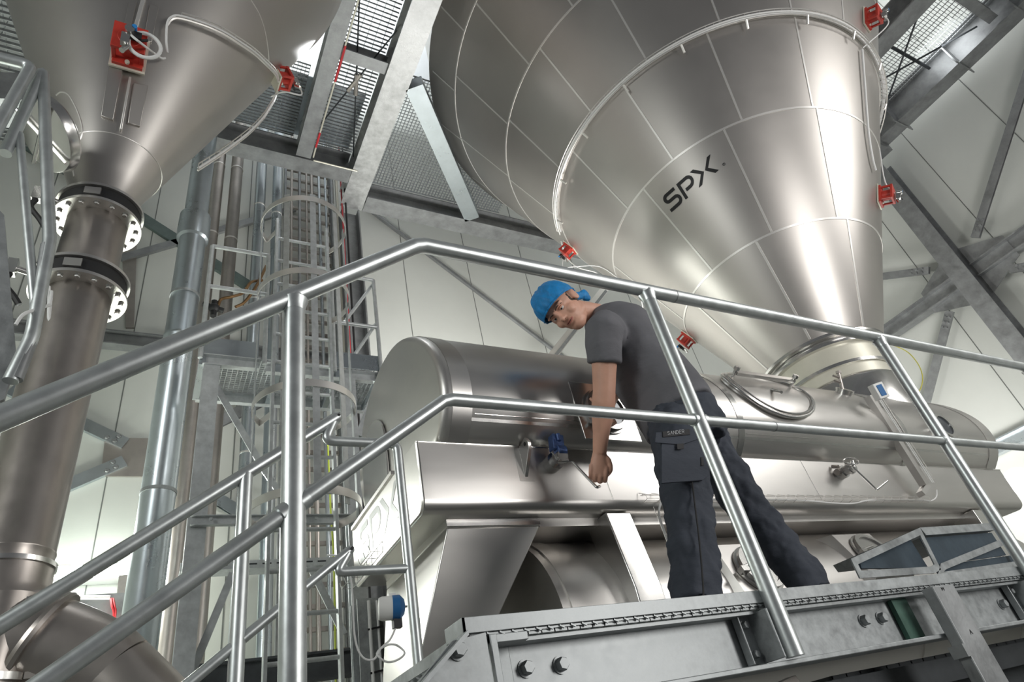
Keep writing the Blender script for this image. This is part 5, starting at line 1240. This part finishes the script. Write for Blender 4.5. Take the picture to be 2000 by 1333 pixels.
# ---- shirt
b = MB()
sag = Vector((0, -.0, -.02))
upb = Vector((.6, 0, .8)).normalized()
T = [pelv.lerp(waist, .35), waist, waist.lerp(chest, .5), chest, chest.lerp(neck, .45), chest.lerp(neck, .75), neck.lerp(chest, .03)]
ell_loft(b, T, [(.155, .205), (.158, .200), (.164, .200), (.170, .205), (.150, .205), (.115, .155), (.075, .082)], (0, 1, 0), 28)
def sleeve(s_, e_, k, L=.62):
    d = e_ - s_; P = [s_ - d * .22 + (chest - s_) * .18, s_ - d * .06, s_ + d * .2, s_ + d * .45, s_ + d * L]
    ell_loft(b, P, [(.070 * k, .075 * k), (.083 * k, .085 * k), (.082 * k, .080 * k), (.078 * k, .075 * k), (.080 * k, .073 * k)], (1, 0, 0), 24)
sleeve(Ls, Le, 1.10, .50); sleeve(Rs, Re, .95)
ell_loft(b, [Ls + Vector((.02, 0, .0)), chest.lerp(neck, .55), Rs], [(.075, .075), (.11, .10), (.07, .07)], (0, 0, 1), 20)
shirt = b.build('shirt', SHIRT, g); remesh(shirt, .010, 9)
fold = bpy.data.textures.new('cloth_folds', 'CLOUDS'); fold.noise_scale = .16; fold.noise_depth = 1
dm = shirt.modifiers.new('folds', 'DISPLACE'); dm.texture = fold; dm.texture_coords = 'LOCAL'; dm.strength = .028; dm.mid_level = .5
# hem ring of the near sleeve and the yoke seam
d = (Le - Ls); q = Ls + d * .70
# ---- trousers
b = MB()
def leg(h, k, a, r0, hem):
    P = [pelv.lerp(h, .6) + Vector((0, 0, .06)), h + Vector((0, 0, -.02)), h.lerp(k, .35), h.lerp(k, .7), k, k.lerp(a, .3), k.lerp(a, .6), k.lerp(a, .85), a + (a - k).normalized() * .03]
    ell_loft(b, P, [(.135 * r0, .115 * r0), (.128 * r0, .112 * r0), (.112 * r0, .105 * r0), (.098 * r0, .095 * r0), (.090 * r0, .088 * r0), (.088 * r0, .085 * r0), (.084 * r0, .082 * r0), (.084, .080), (hem, hem * .95)], (0, 1, 0), 26)
leg(Lhip, Lkn, Lan, 1.0, .082); leg(Rhip, Rkn, Ran, 1.0, .086)
ell_loft(b, [pelv + Vector((-.01, 0, -.07)), pelv, pelv.lerp(waist, .45), pelv.lerp(waist, .75)], [(.13, .175), (.155, .190), (.145, .185), (.125, .170)], (0, 1, 0), 28)
tr = b.build('trousers', TROUS, g); remesh(tr, .010, 7)
fold2 = bpy.data.textures.new('trouser_folds', 'CLOUDS'); fold2.noise_scale = .085; fold2.noise_depth = 2
dm = tr.modifiers.new('folds', 'DISPLACE'); dm.texture = fold2; dm.texture_coords = 'LOCAL'; dm.strength = .046; dm.mid_level = .5
# cargo pocket, name patch, seam piping on the near leg
def on_leg(px, py, Yo): return pj(px, py, Yo)
def legsurf(px, py, off=.0):
    """point on the near leg's outer side in the line of sight"""
    a = (py - 860) / (1010 - 860); c = Lhip.lerp(Lkn, a) if a < 1 else Lkn.lerp(Lan, (py - 1010) / 162.0)
    r = .112 if a < .2 else .105 if a < .6 else .098
    return at(px, py, Y=c.y - r - off)
def patchq(px4, m, name, parent, off=.012, th=.004):
    W = [legsurf(x, y, off) for x, y in px4]; q = MB(); q.prism(W, (0, -th, 0)); return q.build(name, m, parent, bevel=.001)
pk = patchq([(1290, 866), (1368, 856), (1384, 930), (1370, 940), (1290, 946)], TROUS, 'cargo_pocket', tr, .004, .008)
pf = patchq([(1278, 866), (1330, 870), (1372, 856), (1371, 842), (1280, 846)], TROUS, 'pocket_flap', tr, .012, .005)
patchq([(1321, 868), (1335, 867), (1335, 878), (1322, 879)], PATCH, 'flap_tab', tr, .020, .003)
npatch = patchq([(1293, 844), (1346, 839), (1347, 850), (1294, 855)], PATCH, 'name_patch', tr, .018, .003)
side_l = patchq([(1368, 894), (1373, 893), (1374, 910), (1369, 911)], PATCH, 'side_label', tr, .016, .003)
# SANDER in simple stroke letters
LT = {'S': [[(.9, .85), (.5, 1), (.1, .8), (.2, .55), (.8, .45), (.9, .2), (.5, 0), (.1, .15)]], 'A': [[(0, 0), (.5, 1), (1, 0)], [(.2, .38), (.8, .38)]], 'N': [[(0, 0), (0, 1), (1, 0), (1, 1)]], 'D': [[(0, 0), (0, 1), (.6, .95), (1, .6), (1, .4), (.6, .05), (0, 0)]], 'E': [[(1, 0), (0, 0), (0, 1), (1, 1)], [(0, .5), (.8, .5)]], 'R': [[(0, 0), (0, 1), (.8, 1), (1, .75), (.8, .5), (0, .5)], [(.4, .5), (1, 0)]]}
q = MB(); o0 = legsurf(1304, 850.0, .0222); o1 = legsurf(1338, 846.5, .0222); o2 = legsurf(1303.4, 843.2, .0222)
ud = (o1 - o0) / 6; vd = (o2 - o0)
for i, ch in enumerate('SANDER'):
    for st_ in LT[ch]:
        strokes(q, st_, .0016, o0 + ud * i, ud * .72, vd, (0, -1, 0), .0008)
q.build('patch_lettering', mat('silver_thread', (.45, .46, .48), 0, .6), npatch, smooth=0)
q = MB(); pts = [(1352, 942), (1357, 985), (1364, 1040), (1369, 1090), (1373, 1140), (1374, 1165)]
q.tube(spline([legsurf(x, y, .002) for x, y in pts], 4), .0035, 6); q.build('side_piping', PATCH, tr)
# belt loop hint and far hand cuff omitted; shoes
for a, h in ((Lan, (-.9, -.1, 0)), (Ran, (-.6, -.45, 0))):
    q = MB(); f = Vector(h).normalized(); c = Vector((a.x, a.y, .292))
    ell_loft(q, [c - f * .07 + Vector((0, 0, .045)), c - f * .05 + Vector((0, 0, .045)), c + f * .04 + Vector((0, 0, .045)), c + f * .12 + Vector((0, 0, .034)), c + f * .19 + Vector((0, 0, .026)), c + f * .205 + Vector((0, 0, .024))], [(.02, .02), (.038, .045), (.042, .048), (.046, .036), (.040, .026), (.02, .015)], (0, 0, 1), 18)
    sh = q.build('shoe', BLACK, g)
    q = MB(); q.tube([a, Vector((a.x, a.y, .33))], .05, 14); q.build('sock', BLACK, g)
